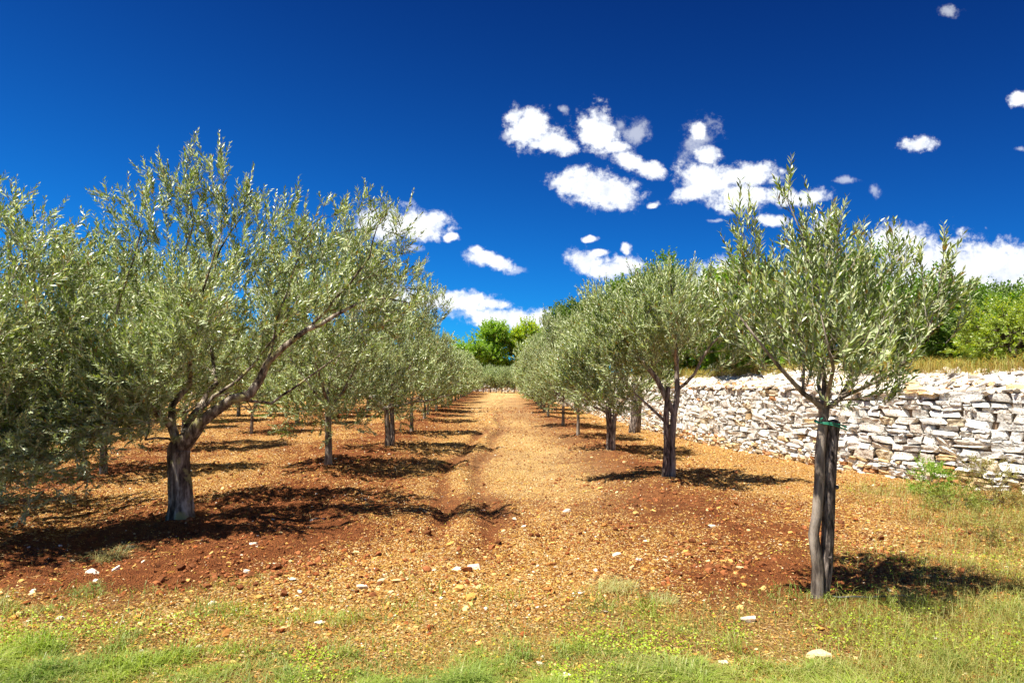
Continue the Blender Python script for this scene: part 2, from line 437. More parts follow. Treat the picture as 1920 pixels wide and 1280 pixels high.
def scatter(templates, P, S, M, col):
    """merge template rocks at P, scaled by S (n,3), rotated by M"""
    r = np.random.default_rng(5); n = len(P); which = r.integers(0, len(templates), n)
    VV = []; FF = []; CC = []; off = 0
    for t, (TV, TF) in enumerate(templates):
        k = np.where(which == t)[0]
        if not len(k): continue
        v = TV[None]*S[k][:, None, :]
        v = np.einsum('nij,nvj->nvi', M[k], v) + P[k][:, None, :]
        VV.append(v.reshape(-1, 3))
        FF.append((TF[None] + (np.arange(len(k))*len(TV))[:, None, None] + off).reshape(-1, TF.shape[1]))
        CC.append(np.repeat(col[k], len(TF), 0)); off += len(k)*len(TV)
    return np.concatenate(VV), np.concatenate(FF), np.concatenate(CC)
ICOS = [ico_template(i) for i in range(14)]
BIG = [cube_template(7, 100+i, 0.13, 0.075) for i in range(20)]
MIDS = [cube_template(4, 200+i, 0.15, 0.08) for i in range(12)]
LOWS = [cube_template(2, 300+i, 0.25, 0.10) for i in range(8)]

def fan(n, y0, y1, p=1.0, wide=0.86, r=rng):
    """points over the field, thinner with distance"""
    u = r.uniform(0, 1, n)
    y = (y0**(1-p+1e-6) + u*(y1**(1-p+1e-6)-y0**(1-p+1e-6)))**(1/(1-p+1e-6)) if abs(p-1) > 1e-3 else y0*(y1/y0)**u
    x = r.uniform(-1, 1, n)*(wide*y+0.8)
    return x, y

# gravel: small stones on the soil
n = 120000
x, y = fan(n, 3.0, 42, 1.0)
rr, gg, pp = zones(x, y)
keep = rng.uniform(0, 1, n) < (0.95-0.50*rr)*(1-0.72*gg)*(0.45+0.9*fbm(x, y, 1.4, 2, 77))
keep &= ~((x > 4.2) & (x > 9.3 - 0.22*y))
x = x[keep]; y = y[keep]; rr = rr[keep]; n = len(x)
s = 0.0058*np.exp(rng.normal(0, 0.6, n)); s = np.maximum(s, 0.0009*y)
s = np.minimum(s, 0.045)
S = np.stack([s*rng.uniform(0.8, 1.5, n), s*rng.uniform(0.7, 1.2, n), s*rng.uniform(0.3, 0.75, n)], 1)
P = np.stack([x, y, height(x, y)+s*0.3], 1)
M = rotm(rng.normal(0, 0.3, n), rng.normal(0, 0.3, n), rng.uniform(0, 6.28, n))
pal = np.array([(0.54,0.29,0.075),(0.64,0.40,0.13),(0.74,0.54,0.26),(0.82,0.74,0.60),(0.26,0.08,0.025),(0.38,0.17,0.05)])
pr = rng.choice(6, n, p=[0.28, 0.20, 0.12, 0.06, 0.15, 0.19])
pr = np.where((rng.uniform(0, 1, n) < rr*0.45), 4, pr)
col = pal[pr]*rng.uniform(0.8, 1.15, (n, 1))*np.array([1, 0.94, 0.85])
V, F, Cc = scatter(ICOS, P, S, M, col)
tag(build('gravel', V, F, M_GRAVEL, col=Cc), 'small tan and cream stones littering the red earth', 'gravel', kind='stuff')
# a sparser scatter of fist-size stones
n = 800
x, y = fan(n, 3.6, 30, 1.2)
rr, gg, pp = zones(x, y)
keep = rng.uniform(0, 1, n) < (1-0.8*gg)
keep &= ~((x > 4.2) & (x > 9.3 - 0.22*y))
x = x[keep]; y = y[keep]; n = len(x)
s = rng.uniform(0.011, 0.024, n)*np.exp(rng.normal(0, 0.25, n))
S = np.stack([s*rng.uniform(0.9, 1.5, n), s, s*rng.uniform(0.4, 0.8, n)], 1)
P = np.stack([x, y, height(x, y)+s*0.05], 1)
M = rotm(rng.normal(0, 0.25, n), rng.normal(0, 0.25, n), rng.uniform(0, 6.28, n))
pr = rng.choice(6, n, p=[0.24, 0.26, 0.22, 0.14, 0.04, 0.10])
V, F, Cc = scatter(MIDS, P, S, M, pal[pr]*rng.uniform(0.85, 1.12, (n, 1)))
tag(build('field_stones', V, F, M_GRAVEL, col=Cc, smooth=False), 'scattered fist sized cream stones over the orchard soil', 'stones', kind='stuff')
# lumps of dug red earth along the tree rows
n = 46000
x, y = fan(n, 4.6, 45, 1.0)
w_ = 0.9*np.exp(-((x-rowR(y))/1.0)**2) + 0.9*np.exp(-((x-rowL(y))/1.3)**2) + 0.6*np.exp(-((x-rowL(y)+4.4)/1.3)**2) + 0.30
keep = rng.uniform(0, 1, n) < w_*sst(0.35, 0.65, fbm(x, y, 1.1, 3, 191))*sst(5.0, 5.8, y)
keep &= ~((x > 4.0) & (x > 8.8 - 0.22*y))
x = x[keep]; y = y[keep]; n = len(x)
s = np.minimum(0.013*np.exp(rng.normal(0, 0.5, n)), 0.045); s = np.maximum(s, 0.0011*y)
S = np.stack([s*rng.uniform(0.8, 1.4, n), s*rng.uniform(0.8, 1.2, n), s*rng.uniform(0.5, 0.95, n)], 1)
P = np.stack([x, y, height(x, y)+s*0.25], 1)
M = rotm(rng.normal(0, 0.5, n), rng.normal(0, 0.5, n), rng.uniform(0, 6.28, n))
V, F, Cc = scatter(ICOS, P, S, M, np.array([[0.24, 0.085, 0.030]])*rng.uniform(0.55, 1.5, (n, 1)))
tag(build('soil_clods', V, F, M_GRAVEL, col=Cc), 'crumbly lumps of dark red earth heaped along the tree rows', 'soil', kind='stuff')
# the big pale stones one notices
def boulder(x, y, a, bb, h, rz, c, label, k=0):
    TV, TF = ROUND[k % 15]
    v = TV*np.array([a, bb, h])/2
    o = build('stone', v, TF, M_GRAVEL, col=np.repeat(np.array([c]), len(TF), 0), smooth=False)
    o.location = (x, y, float(height(x, y)) + h*0.10); o.rotation_euler = (0.1, -0.08, rz)
    tag(o, label, 'stone', 'large pale stones on the soil')
W_ = (0.70, 0.60, 0.45)
ROUND = [cube_template(5, 400+i, 0.55, 0.13) for i in range(15)]
def gp(px, py): 
    d = 1.6*1280/(py-715); return (px-960)/1280*d, d
for i, (px, py, w, lab) in enumerate([
    (172, 1068, 30, 'flat white stone on bare red soil in front of the thick-trunked olive'),
    (475, 1016, 18, 'small white stone on red soil right of the thick olive trunk'),
    (855, 1064, 22, 'round white stone, left one of the pair in the middle foreground'),
    (889, 1062, 24, 'round white stone, right one of the pair in the middle foreground'),
    (680, 1096, 22, 'square white stone at the top edge of the foreground grass'),
    (718, 1086, 20, 'yellowish stone just right of the square white stone'),
    (1403, 1141, 30, 'pointed white flake of stone left of the tall staked sapling'),
    (1535, 1212, 46, 'large buff slab half sunk in grass below the staked sapling'),
    (1356, 1222, 20, 'grey stone lying in the grass, lower right foreground'),
    (112, 1150, 18, 'small white stone in the grass at far left foreground'),
    (1062, 960, 18, 'white stone beside the wheel rut on the track'),
    (1157, 1036, 18, 'pale stone in the open ground between the track and the staked sapling'),
    (1335, 992, 14, 'small white stone in front of the second olive of the right row'),
    (1012, 1228, 16, 'small cream stone in the foreground grass near the centre'),
    (600, 1158, 20, 'buff stone in thin grass, left of centre foreground')]):
    gx, gy = gp(px, py); s = w/1280*gy
    boulder(gx, gy, s*1.05, s*0.75, s*0.5, rng.uniform(-0.5, 0.5), W_ if i not in (5, 7) else (0.66, 0.50, 0.28), lab, i)

# dry leaves and straw
def quads(P, D, N, L, W):
    S_ = unit(np.cross(D, N))
    a = P; b_ = P + D*(L*0.5)[:, None] + S_*(W*0.5)[:, None]; c_ = P + D*L[:, None]; d_ = P + D*(L*0.5)[:, None] - S_*(W*0.5)[:, None]
    V = np.stack([a, b_, c_, d_], 1).reshape(-1, 3)
    F = np.arange(len(P)*4).reshape(-1, 4)
    return V, F
n = 90000
x, y = fan(n, 3.0, 30, 1.1)
rr, gg, pp = zones(x, y)
keep = rng.uniform(0, 1, n) < (1.0-0.75*rr)*(0.25+1.2*fbm(x, y, 2.2, 3, 91))
keep &= ~((x > 4.2) & (x > 9.3 - 0.22*y))
x = x[keep]; y = y[keep]; n = len(x)
P = np.stack([x, y, height(x, y)+rng.uniform(0.004, 0.02, n)], 1)
D = unit(np.stack([rng.normal(0, 1, n), rng.normal(0, 1, n), rng.normal(0, 0.32, n)], 1))
N = unit(np.stack([rng.normal(0, .8, n), rng.normal(0, .8, n), np.ones(n)], 1))
straw = rng.uniform(0, 1, n) < 0.35
L = np.where(straw, rng.uniform(0.03, 0.11, n), rng.uniform(0.010, 0.032, n)); L = np.maximum(L, 0.0022*y)
W = np.where(straw, rng.uniform(0.0018, 0.004, n), L*rng.uniform(0.25, 0.6, n)); W = np.maximum(W, 0.0006*y)
pal2 = np.array([(0.56,0.37,0.11),(0.64,0.46,0.15),(0.44,0.22,0.05),(0.72,0.55,0.26),(0.30,0.13,0.035),(0.55,0.44,0.06)])
col = pal2[rng.integers(0, 6, n)]*rng.uniform(0.7, 1.15, (n, 1))*np.array([1, 0.94, 0.85])
V, F = quads(P, D, N, L, W)
tag(build('dry_litter', V, F, M_LITTER, col=col), 'dry yellow leaves and bits of straw strewn on the soil', 'litter', kind='stuff')

# ------------------------------------------------------------------ grass and weeds
def blades(P, h, w, lean, col, segs=2):
    n = len(P); r = rng
    az = r.uniform(0, 6.28, n); dx = np.stack([np.cos(az), np.sin(az), np.zeros(n)], 1)
    sd = np.stack([-np.sin(az), np.cos(az), np.zeros(n)], 1)
    up = np.array([0, 0, 1.0])
    p0 = P; p1 = P + up*(h*0.55)[:, None] + dx*(h*lean*0.3)[:, None]
    p2 = P + up*(h*(1-0.25*lean))[:, None] + dx*(h*lean)[:, None]
    hw = (w/2)[:, None]
    V = np.stack([p0-sd*hw, p0+sd*hw, p1+sd*hw*0.8, p1-sd*hw*0.8, p2], 1).reshape(-1, 3)
    k = np.arange(n)*5
    Q = np.stack([k, k+1, k+2, k+3], 1); T = np.stack([k+3, k+2, k+4], 1)
    return V, [Q, T], np.concatenate([col, col*1.1])
def zone_points(n, y0, y1, wide=0.86):
    return fan(n, y0, y1, 0.8, wide)
def green_col(n, lo, hi, r=rng):
    t = r.uniform(0, 1, (n, 1)); return np.array(lo)*(1-t)+np.array(hi)*t
# green grass, front
x, y = zone_points(330000, 2.9, 6.2)
_, gg, _ = zones(x, y)
front = 1-sst(4.4, 5.5, y + 1.4*(fbm(x, y, 0.7, 3, 5)-0.5))
den = fbm(x, y, 1.1, 3, 61); clump = fbm(x, y, 5.0, 2, 63)
pk = front*sst(0.38, 0.62, den*0.65+clump*0.35)*(0.35+0.65*sst(5.6, 3.6, y)*1.0)
front = front*(0.35+0.65*sst(4.75, 4.25, y))
patchy = fbm(x*0.7, y*1.6, 1.0, 3, 62)*0.75 + clump*0.25 - 0.09*sst(0.3, 2.2, x) + 0.10*sst(4.4, 3.8, y) + 0.03*sst(0.5, -1.5, x)
pk = front*(0.07+0.93*sst(0.41, 0.53, patchy))
k = rng.uniform(0, 1, len(x)) < pk
x = x[k]; y = y[k]; n = len(x)
h = rng.uniform(0.015, 0.10, n)*(0.15+2.6*fbm(x, y, 5.0, 2, 65)**2.2)
tv = sst(0.35, 0.65, fbm(x, y, 2.3, 3, 68))[:, None]; col = green_col(n, (0.06, 0.13, 0.008), (0.18, 0.31, 0.02))*(1-tv) + green_col(n, (0.20, 0.29, 0.012), (0.42, 0.52, 0.03))*tv; dry = rng.uniform(0, 1, n) < 0.06 + 0.40*sst(0.45, 0.7, fbm(x, y, 1.6, 2, 69))
col[dry] = green_col(int(dry.sum()), (0.42, 0.33, 0.12), (0.62, 0.52, 0.26))
V, F, Cc = blades(np.stack([x, y, height(x, y)-0.004], 1), h, rng.uniform(0.003, 0.006, n), rng.uniform(0.2, 2.2, n), col)
tag(build('grass', V, F, M_BLADE, col=Cc), 'tufty short green grass along the near edge of the orchard', 'grass', kind='stuff')
# straw grass, front and right
x, y = zone_points(230000, 2.9, 12)
_, gg, _ = zones(x, y)
k = rng.uniform(0, 1, len(x)) < gg*(0.15+0.85*sst(0.35, 0.6, fbm(x, y, 1.7, 3, 71)))*0.75
k &= ~((x > 4.2) & (x > 12.9 - 0.56*y))
x = x[k]; y = y[k]; n = len(x)
right = sst(0.38, 0.55, x/y)
h = rng.uniform(0.02, 0.07, n)*(1+1.4*right)
col = green_col(n, (0.30, 0.18, 0.05), (0.60, 0.44, 0.18)); gr = rng.uniform(0, 1, n) < 0.25 + 0.12*right
col[gr] = green_col(int(gr.sum()), (0.14, 0.15, 0.02), (0.34, 0.34, 0.05))
V, F, Cc = blades(np.stack([x, y, height(x, y)-0.004], 1), h, np.maximum(rng.uniform(0.0018, 0.0035, n), 0.0006*y), rng.uniform(0.4, 1.6, n), col)
tag(build('dry_grass', V, F, M_BLADE, col=Cc), 'thin straw coloured dead grass in the foreground and beside the stone wall', 'dry grass', kind='stuff')
# clover-like low weeds: bright yellow green round leaves in patches
x, y = zone_points(230000, 2.9, 11)
_, gg, _ = zones(x, y)
patch = sst(0.47, 0.54, fbm(x, y, 1.3, 3, 81)*0.8+0.2*fbm(x, y, 6, 2, 82))
frontz = 1-sst(4.0, 5.0, y)
rt = sst(0.42, 0.55, x/y)*sst(0.55, 0.63, fbm(x, y, 2.4, 2, 83))*0.5
wd = np.exp(-((x-3.15)**2/0.35+(y-5.75)**2/0.5))*sst(0.4, 0.6, fbm(x, y, 4, 2, 84))
k = rng.uniform(0, 1, len(x)) < np.clip(patch*frontz + rt*gg + 0.25*wd, 0, 1)*0.75
k &= ~((x > 4.2) & (x > 12.9 - 0.56*y))
x = x[k]; y = y[k]; n = len(x)
P = np.stack([x, y, height(x, y)+rng.uniform(0.008, 0.05, n)], 1)
D = unit(np.stack([rng.normal(0, 1, n), rng.normal(0, 1, n), rng.uniform(-0.1, 0.7, n)], 1))
N = unit(np.stack([rng.normal(0, .5, n), rng.normal(0, .5, n), np.ones(n)], 1))
L = np.maximum(rng.uniform(0.010, 0.022, n), 0.0018*y)
V, F = quads(P, D, N, L, L*0.8)
col = green_col(n, (0.24, 0.38, 0.012), (0.46, 0.56, 0.03))
tag(build('low_weeds', V, F, M_BLADE, col=col), 'bright lime green low leafy weeds in patches', 'weeds', kind='stuff')

# ------------------------------------------------------------------ dry stone wall
WP = np.array([(14.6, -3.0), (12.2, 1.0), (9.75, 5.4), (7.35, 9.75), (6.15, 12.7), (5.45, 16), (4.85, 20), (4.3, 26), (3.75, 40), (3.2, 60), (2.6, 85), (2.1, 106)])
def resample(P, step):
    out = [P[0]]
    t = np.linspace(0, len(P)-1, len(P)*40)
    # catmull-rom
    Q = np.vstack([2*P[0]-P[1], P, 2*P[-1]-P[-2]])
    pts = []
    for q in t:
        i = min(int(q), len(P)-2); u = q-i
        p0, p1, p2, p3 = Q[i], Q[i+1], Q[i+2], Q[i+3]
        pts.append(0.5*((2*p1)+(-p0+p2)*u+(2*p0-5*p1+4*p2-p3)*u*u+(-p0+3*p1-3*p2+p3)*u**3))
    pts = np.array(pts); sg = np.concatenate([[0], np.cumsum(np.linalg.norm(np.diff(pts, axis=0), axis=1))])
    s = np.arange(0, sg[-1], step)
    return s, np.stack([np.interp(s, sg, pts[:, 0]), np.interp(s, sg, pts[:, 1])], 1)
WS, WPT = resample(WP, 0.1)
WT = unit(np.gradient(WPT, axis=0))
def wall_at(s):
    x = np.interp(s, WS, WPT[:, 0]); y = np.interp(s, WS, WPT[:, 1])
    tx = np.interp(s, WS, WT[:, 0]); ty = np.interp(s, WS, WT[:, 1])
    return x, y, np.arctan2(ty, tx)
def face_top(s): return 1.36 + 0.16*(vn(s, s*0, 0.35, 3)-0.5) + 0.05*(vn(s, s*0, 1.7, 4)-0.5)
SMAX = WS[-1]
def stone_cols(n, r, yellow):
    p = np.array([(0.84,0.79,0.70),(0.88,0.85,0.78),(0.74,0.65,0.54),(0.70,0.50,0.26),(0.74,0.62,0.42),(0.55,0.26,0.10),(0.62,0.58,0.52)])
    pr = r.uniform(0, 1, n); ch = np.array([r.choice(7, p=[.38,.40,.10,.02,.04,.01,.05]) for _ in range(n)])
    yk = r.uniform(0, 1, n) < yellow
    ch[yk] = r.choice([3, 3, 4, 4, 3, 5, 2], int(yk.sum()))
    return p[ch]*r.uniform(0.88, 1.06, (n, 1))
def build_courses(root, part, s0, s1, templates, lscale, seed, r=None):
    r = np.random.default_rng(seed)
    PP = []; SS = []; AZ = []; H = []; YEL = []
    # wavy courses
    z = -0.06; c = 0
    while z < 1.45:
        hc = r.uniform(0.045, 0.085) if z < 0.2 else r.uniform(0.075, 0.175)
        if r.uniform() < 0.2 and z > 0.2: hc = r.uniform(0.04, 0.07)
        s = s0 + r.uniform(-0.2, 0)
        while s < s1:
            ln = (hc*r.uniform(1.1, 4.0) if hc > 0.08 else hc*r.uniform(1.6, 4.5))*lscale
            ln = min(max(ln, 0.08), 0.66)
            sm = s + ln/2
            zc = z + hc/2 + 0.10*(vn(np.array([sm]), np.array([c*0.05]), 0.5, 9)[0]-0.5)*min(z*2+0.2, 1) 
            if zc < face_top(np.array([sm]))[0]:
                hh = hc*r.uniform(0.85, 1.12)
                if hc > 0.15 and r.uniform() < 0.3:       # two thin stones instead of one
                    for q in (-0.26, 0.26):
                        PP.append((sm, zc+q*hc)); SS.append((ln*1.02, hc*0.50)); H.append(z)
                else:
                    PP.append((sm, zc)); SS.append((ln*r.uniform(0.94, 1.0), hh)); H.append(z)
            s += ln*1.0
        z += hc*0.97; c += 1
    PP = np.array(PP); SS = np.array(SS); H = np.array(H); n = len(PP)
    x, y, az = wall_at(PP[:, 0])
    nx_, ny_ = -np.sin(az), np.cos(az)        # points to the orchard side
    depth = r.uniform(0.16, 0.26, n)
    batter = 0.10*PP[:, 1]
    out = r.uniform(-0.032, 0.024, n) - batter - depth/2 + 0.05
    P = np.stack([x+nx_*out, y+ny_*out, PP[:, 1]], 1)
    S = np.stack([SS[:, 0]/2*1.06, depth/2, SS[:, 1]/2*1.12], 1)
    M = rotm(r.normal(0, 0.05, n), r.normal(0, 0.035, n), az + r.normal(0, 0.06, n))
    col = stone_cols(n, r, np.clip(0.75 - H*2.6, 0.02, 0.75))
    V, F, Cc = scatter(templates, P, S, M, col)
    return build(part, V, F, M_STONE, parent=root, col=Cc)
def build_rubble(root, part, s0, s1, dens, templates, seed):
    r = np.random.default_rng(seed); n = int((s1-s0)*dens)
    s = r.uniform(s0, s1, n); t = r.uniform(0, 1, n)**0.9
    x, y, az = wall_at(s); nx_, ny_ = -np.sin(az), np.cos(az)
    back = 0.10 + t*1.05
    top = face_top(s); z = top + 0.02 + t*0.40*(0.75+0.5*vn(s, s*0, 0.4, 12)) + r.uniform(-0.03, 0.03, n)
    P = np.stack([x-nx_*back, y-ny_*back, z], 1)
    a = r.uniform(0.05, 0.15, n)
    S = np.stack([a, a*r.uniform(0.45, 0.9, n), a*r.uniform(0.14, 0.34, n)], 1)
    M = rotm(r.normal(-0.40, 0.18, n), r.normal(0, 0.22, n), az + r.normal(0, 0.6, n))
    col = stone_cols(n, r, 0.14)*np.array([0.97, 0.94, 0.90])
    V, F, Cc = scatter(templates, P, S, M, col)
    return build(part, V, F, M_STONE, parent=root, col=Cc)
wall = empty('stone_wall', (7.35, 9.75, 0), 'long white dry stone retaining wall with loose slabs on top, running back along the right side', 'wall')
def shift_children(root):
    for ch in root.children:
        ch.location = (-root.location[0], -root.location[1], -root.location[2])
s_near = float(np.interp(4.0, WPT[:, 1], WS)); s_mid = float(np.interp(21, WPT[:, 1], WS)); s_far = float(np.interp(50, WPT[:, 1], WS))
def join_parts(objs, name):
    pass
# three stretches of facing with less detail as it recedes, joined in one part
a_ = build_courses(wall, 'coursed_face', s_near, s_mid, BIG, 1.0, 11)
b_ = build_courses(wall, 'coursed_face', s_mid, s_far, MIDS, 1.1, 12)
c_ = build_courses(wall, 'coursed_face', s_far, SMAX-0.5, LOWS, 1.4, 13)
d_ = build_rubble(wall, 'rubble_top', s_near, s_mid, 120, BIG, 21)
e_ = build_rubble(wall, 'rubble_top', s_mid, s_far, 70, MIDS, 22)
f_ = build_rubble(wall, 'rubble_top', s_far, SMAX-0.5, 22, LOWS, 23)
def merge(objs):
    """put the meshes of several parts into the first one"""
    Vs = []; Fs = []; Cs = []; off = 0; base = objs[0]
    for o in objs:
        me = o.data; v = np.empty(len(me.vertices)*3, np.float32); me.vertices.foreach_get('co', v)
        f = np.empty(len(me.loops), np.int32); me.loops.foreach_get('vertex_index', f)
        c4 = np.empty(len(me.polygons)*4, np.float32); me.attributes['col'].data.foreach_get('color', c4)
        Vs.append(v.reshape(-1, 3)); Fs.append(f.reshape(-1, 4)+off); Cs.append(c4.reshape(-1, 4)[:, :3]); off += len(me.vertices)
    name = base.name; par = base.parent
    for o in objs: bpy.data.objects.remove(o)
    return build(name, np.concatenate(Vs), np.concatenate(Fs), M_STONE, parent=par, col=np.concatenate(Cs))
merge([a_, b_, c_]); merge([d_, e_, f_])
# earth core behind the facing and under the rubble
kk = np.arange(0, len(WS), 4); x, y, az = wall_at(WS[kk]); nx_, ny_ = -np.sin(az), np.cos(az); tp = face_top(WS[kk])
prof = [(0.10, -0.1), (0.10+0.10, None), (1.2, 'r'), (1.2, -0.1)]
VV = []
for (b0, zz) in prof:
    z = np.full(len(x), -0.1) if zz == -0.1 else (tp-0.05 if zz is None else tp+0.33)
    VV.append(np.stack([x-nx_*b0, y-ny_*b0, z], 1))
V = np.stack(VV, 1).reshape(-1, 3); q = np.arange(len(x)-1)*4; FF = []
for j in range(3): FF.append(np.stack([q+j, q+4+j, q+5+j, q+1+j], 1))
build('earth_core', V, np.concatenate(FF), M_CORE, parent=wall)
shift_children(wall)
# terrace of dry ground held up by the wall
offs = np.array([0.95, 1.6, 2.6, 4, 7, 12, 22, 45, 90])
VV = []
for o_ in offs:
    zz = tp + 0.33 + 0.10*sst(0.9, 2.5, np.full(len(x), o_)) + 0.03*o_**0.6 + 0.12*(vn(x+o_, y, 0.6, 33)-0.5)
    VV.append(np.stack([x-nx_*o_, y-ny_*o_, zz-0.04*(o_ < 1)], 1))
V = np.stack(VV, 1).reshape(-1, 3); m_ = len(offs); q = np.arange(len(x)-1)*m_; FF = []
for j in range(m_-1): FF.append(np.stack([q+j, q+m_+j, q+m_+1+j, q+1+j], 1))
tag(build('terrace', V, np.concatenate(FF), M_TERR, smooth=True), kind='structure')
TERR_Z = 1.95
# dry grass on the terrace edge
r = np.random.default_rng(77); n = 60000
s = r.uniform(s_near, float(np.interp(34, WPT[:, 1], WS)), n); x, y, az = wall_at(s); nx_, ny_ = -np.sin(az), np.cos(az)
bk = 0.85 + r.uniform(0, 1, n)**1.4*2.6
x = x-nx_*bk; y = y-ny_*bk
k = r.uniform(0, 1, n) < 0.25+0.9*fbm(x, y, 1.3, 2, 99)
x = x[k]; y = y[k]; s = s[k]; n = len(x)
h = r.uniform(0.12, 0.42, n)*(0.4+fbm(x, y, 0.9, 2, 98))
col = green_col(n, (0.34, 0.19, 0.05), (0.60, 0.42, 0.15), r); gk = r.uniform(0, 1, n) < 0.2
col[gk] = green_col(int(gk.sum()), (0.16, 0.20, 0.03), (0.34, 0.36, 0.06), r)
V, F, Cc = blades(np.stack([x, y, face_top(s)+0.34], 1), h, r.uniform(0.005, 0.010, n), r.uniform(0.3, 1.2, n), col)
tag(build('terrace_grass', V, F, M_BLADE, col=Cc), 'tall brown dead grass above the stone wall', 'dry grass', kind='stuff')

# wall closing the far end of the field
fw = empty('stone_wall', (-2, 108, 0), 'low white stone wall closing the far end of the orchard behind the trunks', 'wall')
r = np.random.default_rng(31); n = 900
x = r.uniform(-8.5, 4.2, n); z = r.uniform(0.0, 1.55, n)
P = np.stack([x+2, r.uniform(-0.12, 0.12, n), z], 1); a = r.uniform(0.12, 0.3, n)
V, F, Cc = scatter(LOWS, P, np.stack([a, a*0.8, a*0.6], 1), rotm(r.normal(0, .1, n), r.normal(0, .1, n), r.normal(0, .2, n)), stone_cols(n, r, 0.05))
build('stone_facing', V, F, M_STONE, parent=fw, col=Cc)

# ------------------------------------------------------------------ tree growing
def tubes(chains, mside=None):
    """chains: list of (pts (n,3), radii (n,), sides, gnarl)"""
    VV = []; FF = []; off = 0
    for pts, rad, k, gn in chains:
        n = len(pts)
        T = unit(np.gradient(pts, axis=0)); ref = np.array([0.3, 0.9, 0.1]) if abs(T[0][2]) > 0.7 else np.array([0, 0, 1.0])
        A = unit(np.cross(T, ref)); B = np.cross(T, A)
        th = np.arange(k)/k*2*np.pi
        rr = np.repeat(rad[:, None], k, 1)
        if gn:
            ph = rng.uniform(0, 6.28, 3); zz = np.arange(n)[:, None]/max(n-1, 1)
            rr = rr*(1 + gn*(np.sin(2*th[None]+ph[0]+zz*2.0) + 0.7*np.sin(5*th[None]+ph[1]-zz*3) + 0.5*np.sin(9*th[None]+ph[2]+zz*5)) + gn*0.35*rng.normal(0, 1, (n, k)))
        ring = pts[:, None, :] + (A[:, None, :]*np.cos(th)[None, :, None] + B[:, None, :]*np.sin(th)[None, :, None])*rr[:, :, None]
        VV.append(ring.reshape(-1, 3))
        i = np.arange(n-1)[:, None]*k; j = np.arange(k)[None, :]; j2 = (j+1) % k
        FF.append(np.stack([(i+j), (i+j2), (i+k+j2), (i+k+j)], -1).reshape(-1, 4)+off)
        # cap end
        VV.append(pts[-1:] + T[-1:]*rad[-1]*0.4)
        cidx = off+n*k
        e = off+(n-1)*k
        FF.append(np.stack([e+np.arange(k), e+(np.arange(k)+1) % k, np.full(k, cidx), np.full(k, cidx)], 1))
        off += n*k+1
    V = np.concatenate(VV); F = np.concatenate(FF)
    tri = F[:, 2] == F[:, 3]
    return V, F[~tri], F[tri][:, :3]
def grow(trunk, limbs, clumps, n_nodes, r, r0=0.0035, expo=2.35, bend=0.12, pathw=0.22):
    """trunk: list of (x,y,z,r); limbs: lists of (x,y,z,r) starting at a trunk point; clumps: (x,y,z,rad,weight)
    returns nodes, parents, radii, list of fixed flags"""
    pos = []; par = []; plen = []; rfix = []
    for i, p in enumerate(trunk):
        pos.append(np.array(p[:3], float)); par.append(i-1); rfix.append(p[3])
        plen.append(0 if i == 0 else plen[-1]+np.linalg.norm(pos[-1]-pos[-2]))
    ntr = len(trunk)
    def add(p, pa, rf=0.0):
        pos.append(np.array(p, float)); par.append(pa); rfix.append(rf)
        plen.append(plen[pa]+np.linalg.norm(pos[-1]-pos[pa])); return len(pos)-1
    for L in limbs:
        q0 = np.array(L[0][:3]); start = int(np.argmin([np.linalg.norm(p-q0) for p in pos]))
        pa = start; prev = pos[start]
        for p in L[1:]:
            p3 = np.array(p[:3]); m = max(1, int(np.linalg.norm(p3-prev)/0.16))
            r1 = rfix[pa] if rfix[pa] and pa != start else p[3]*1.15
            for j in range(1, m+1):
                t = j/m; pa = add(prev*(1-t)+p3*t + r.normal(0, 0.012, 3)*(t < 1), pa, r1*(1-t)+p[3]*t)
            prev = p3
    cl = np.array([c[:4] for c in clumps], float); w = np.array([c[4] if len(c) > 4 else 1.0 for c in clumps])*cl[:, 3]**2.2
    ci = r.choice(len(cl), n_nodes, p=w/w.sum())
    dv = unit(r.normal(0, 1, (n_nodes, 3)))*(r.uniform(0, 1, (n_nodes, 1))**0.45)
    tg = cl[ci, :3] + dv*cl[ci, 3:4]
    fork = np.array(trunk[-1][:3])
    order = np.argsort(np.linalg.norm(tg-fork, axis=1))
    lo = ntr-1
    for k in order:
        t = tg[k]; A = np.array(pos[lo:]); pl = np.array(plen[lo:])
        d = np.linalg.norm(A-t, axis=1)
        pen = np.maximum(0, A[:, 2]-t[2]-0.1)*0.6
        j = int(np.argmin(d + pathw*pl + pen)) + lo
        dd = np.linalg.norm(pos[j]-t); m = max(1, int(math.ceil(dd/0.17)))
        pa = j; p0 = pos[j]
        if par[j] >= 0: tang = unit(pos[j]-pos[par[j]])
        else: tang = np.array([0, 0, 1.0])
        mid = (p0+t)/2 + tang*dd*0.18 + np.array([0, 0, bend*dd])*0.5
        for q in range(1, m+1):
            u = q/m; p = p0*(1-u)**2 + 2*mid*u*(1-u) + t*u*u
            pa = add(p + r.normal(0, 0.008, 3)*(u < 1), pa)
    n = len(pos); pos = np.array(pos); par = np.array(par)
    acc = np.zeros(n); nch = np.zeros(n, int)
    for i in range(n-1, 0, -1):
        if acc[i] == 0: acc[i] = r0**expo
        acc[par[i]] += acc[i]; nch[par[i]] += 1
    rad = acc**(1/expo); rf = np.array(rfix)
    rad = np.where(rf > 0, rf, rad)
    for i in range(1, n): rad[i] = min(rad[i], rad[par[i]]*0.98)
    return pos, par, rad, nch, ntr
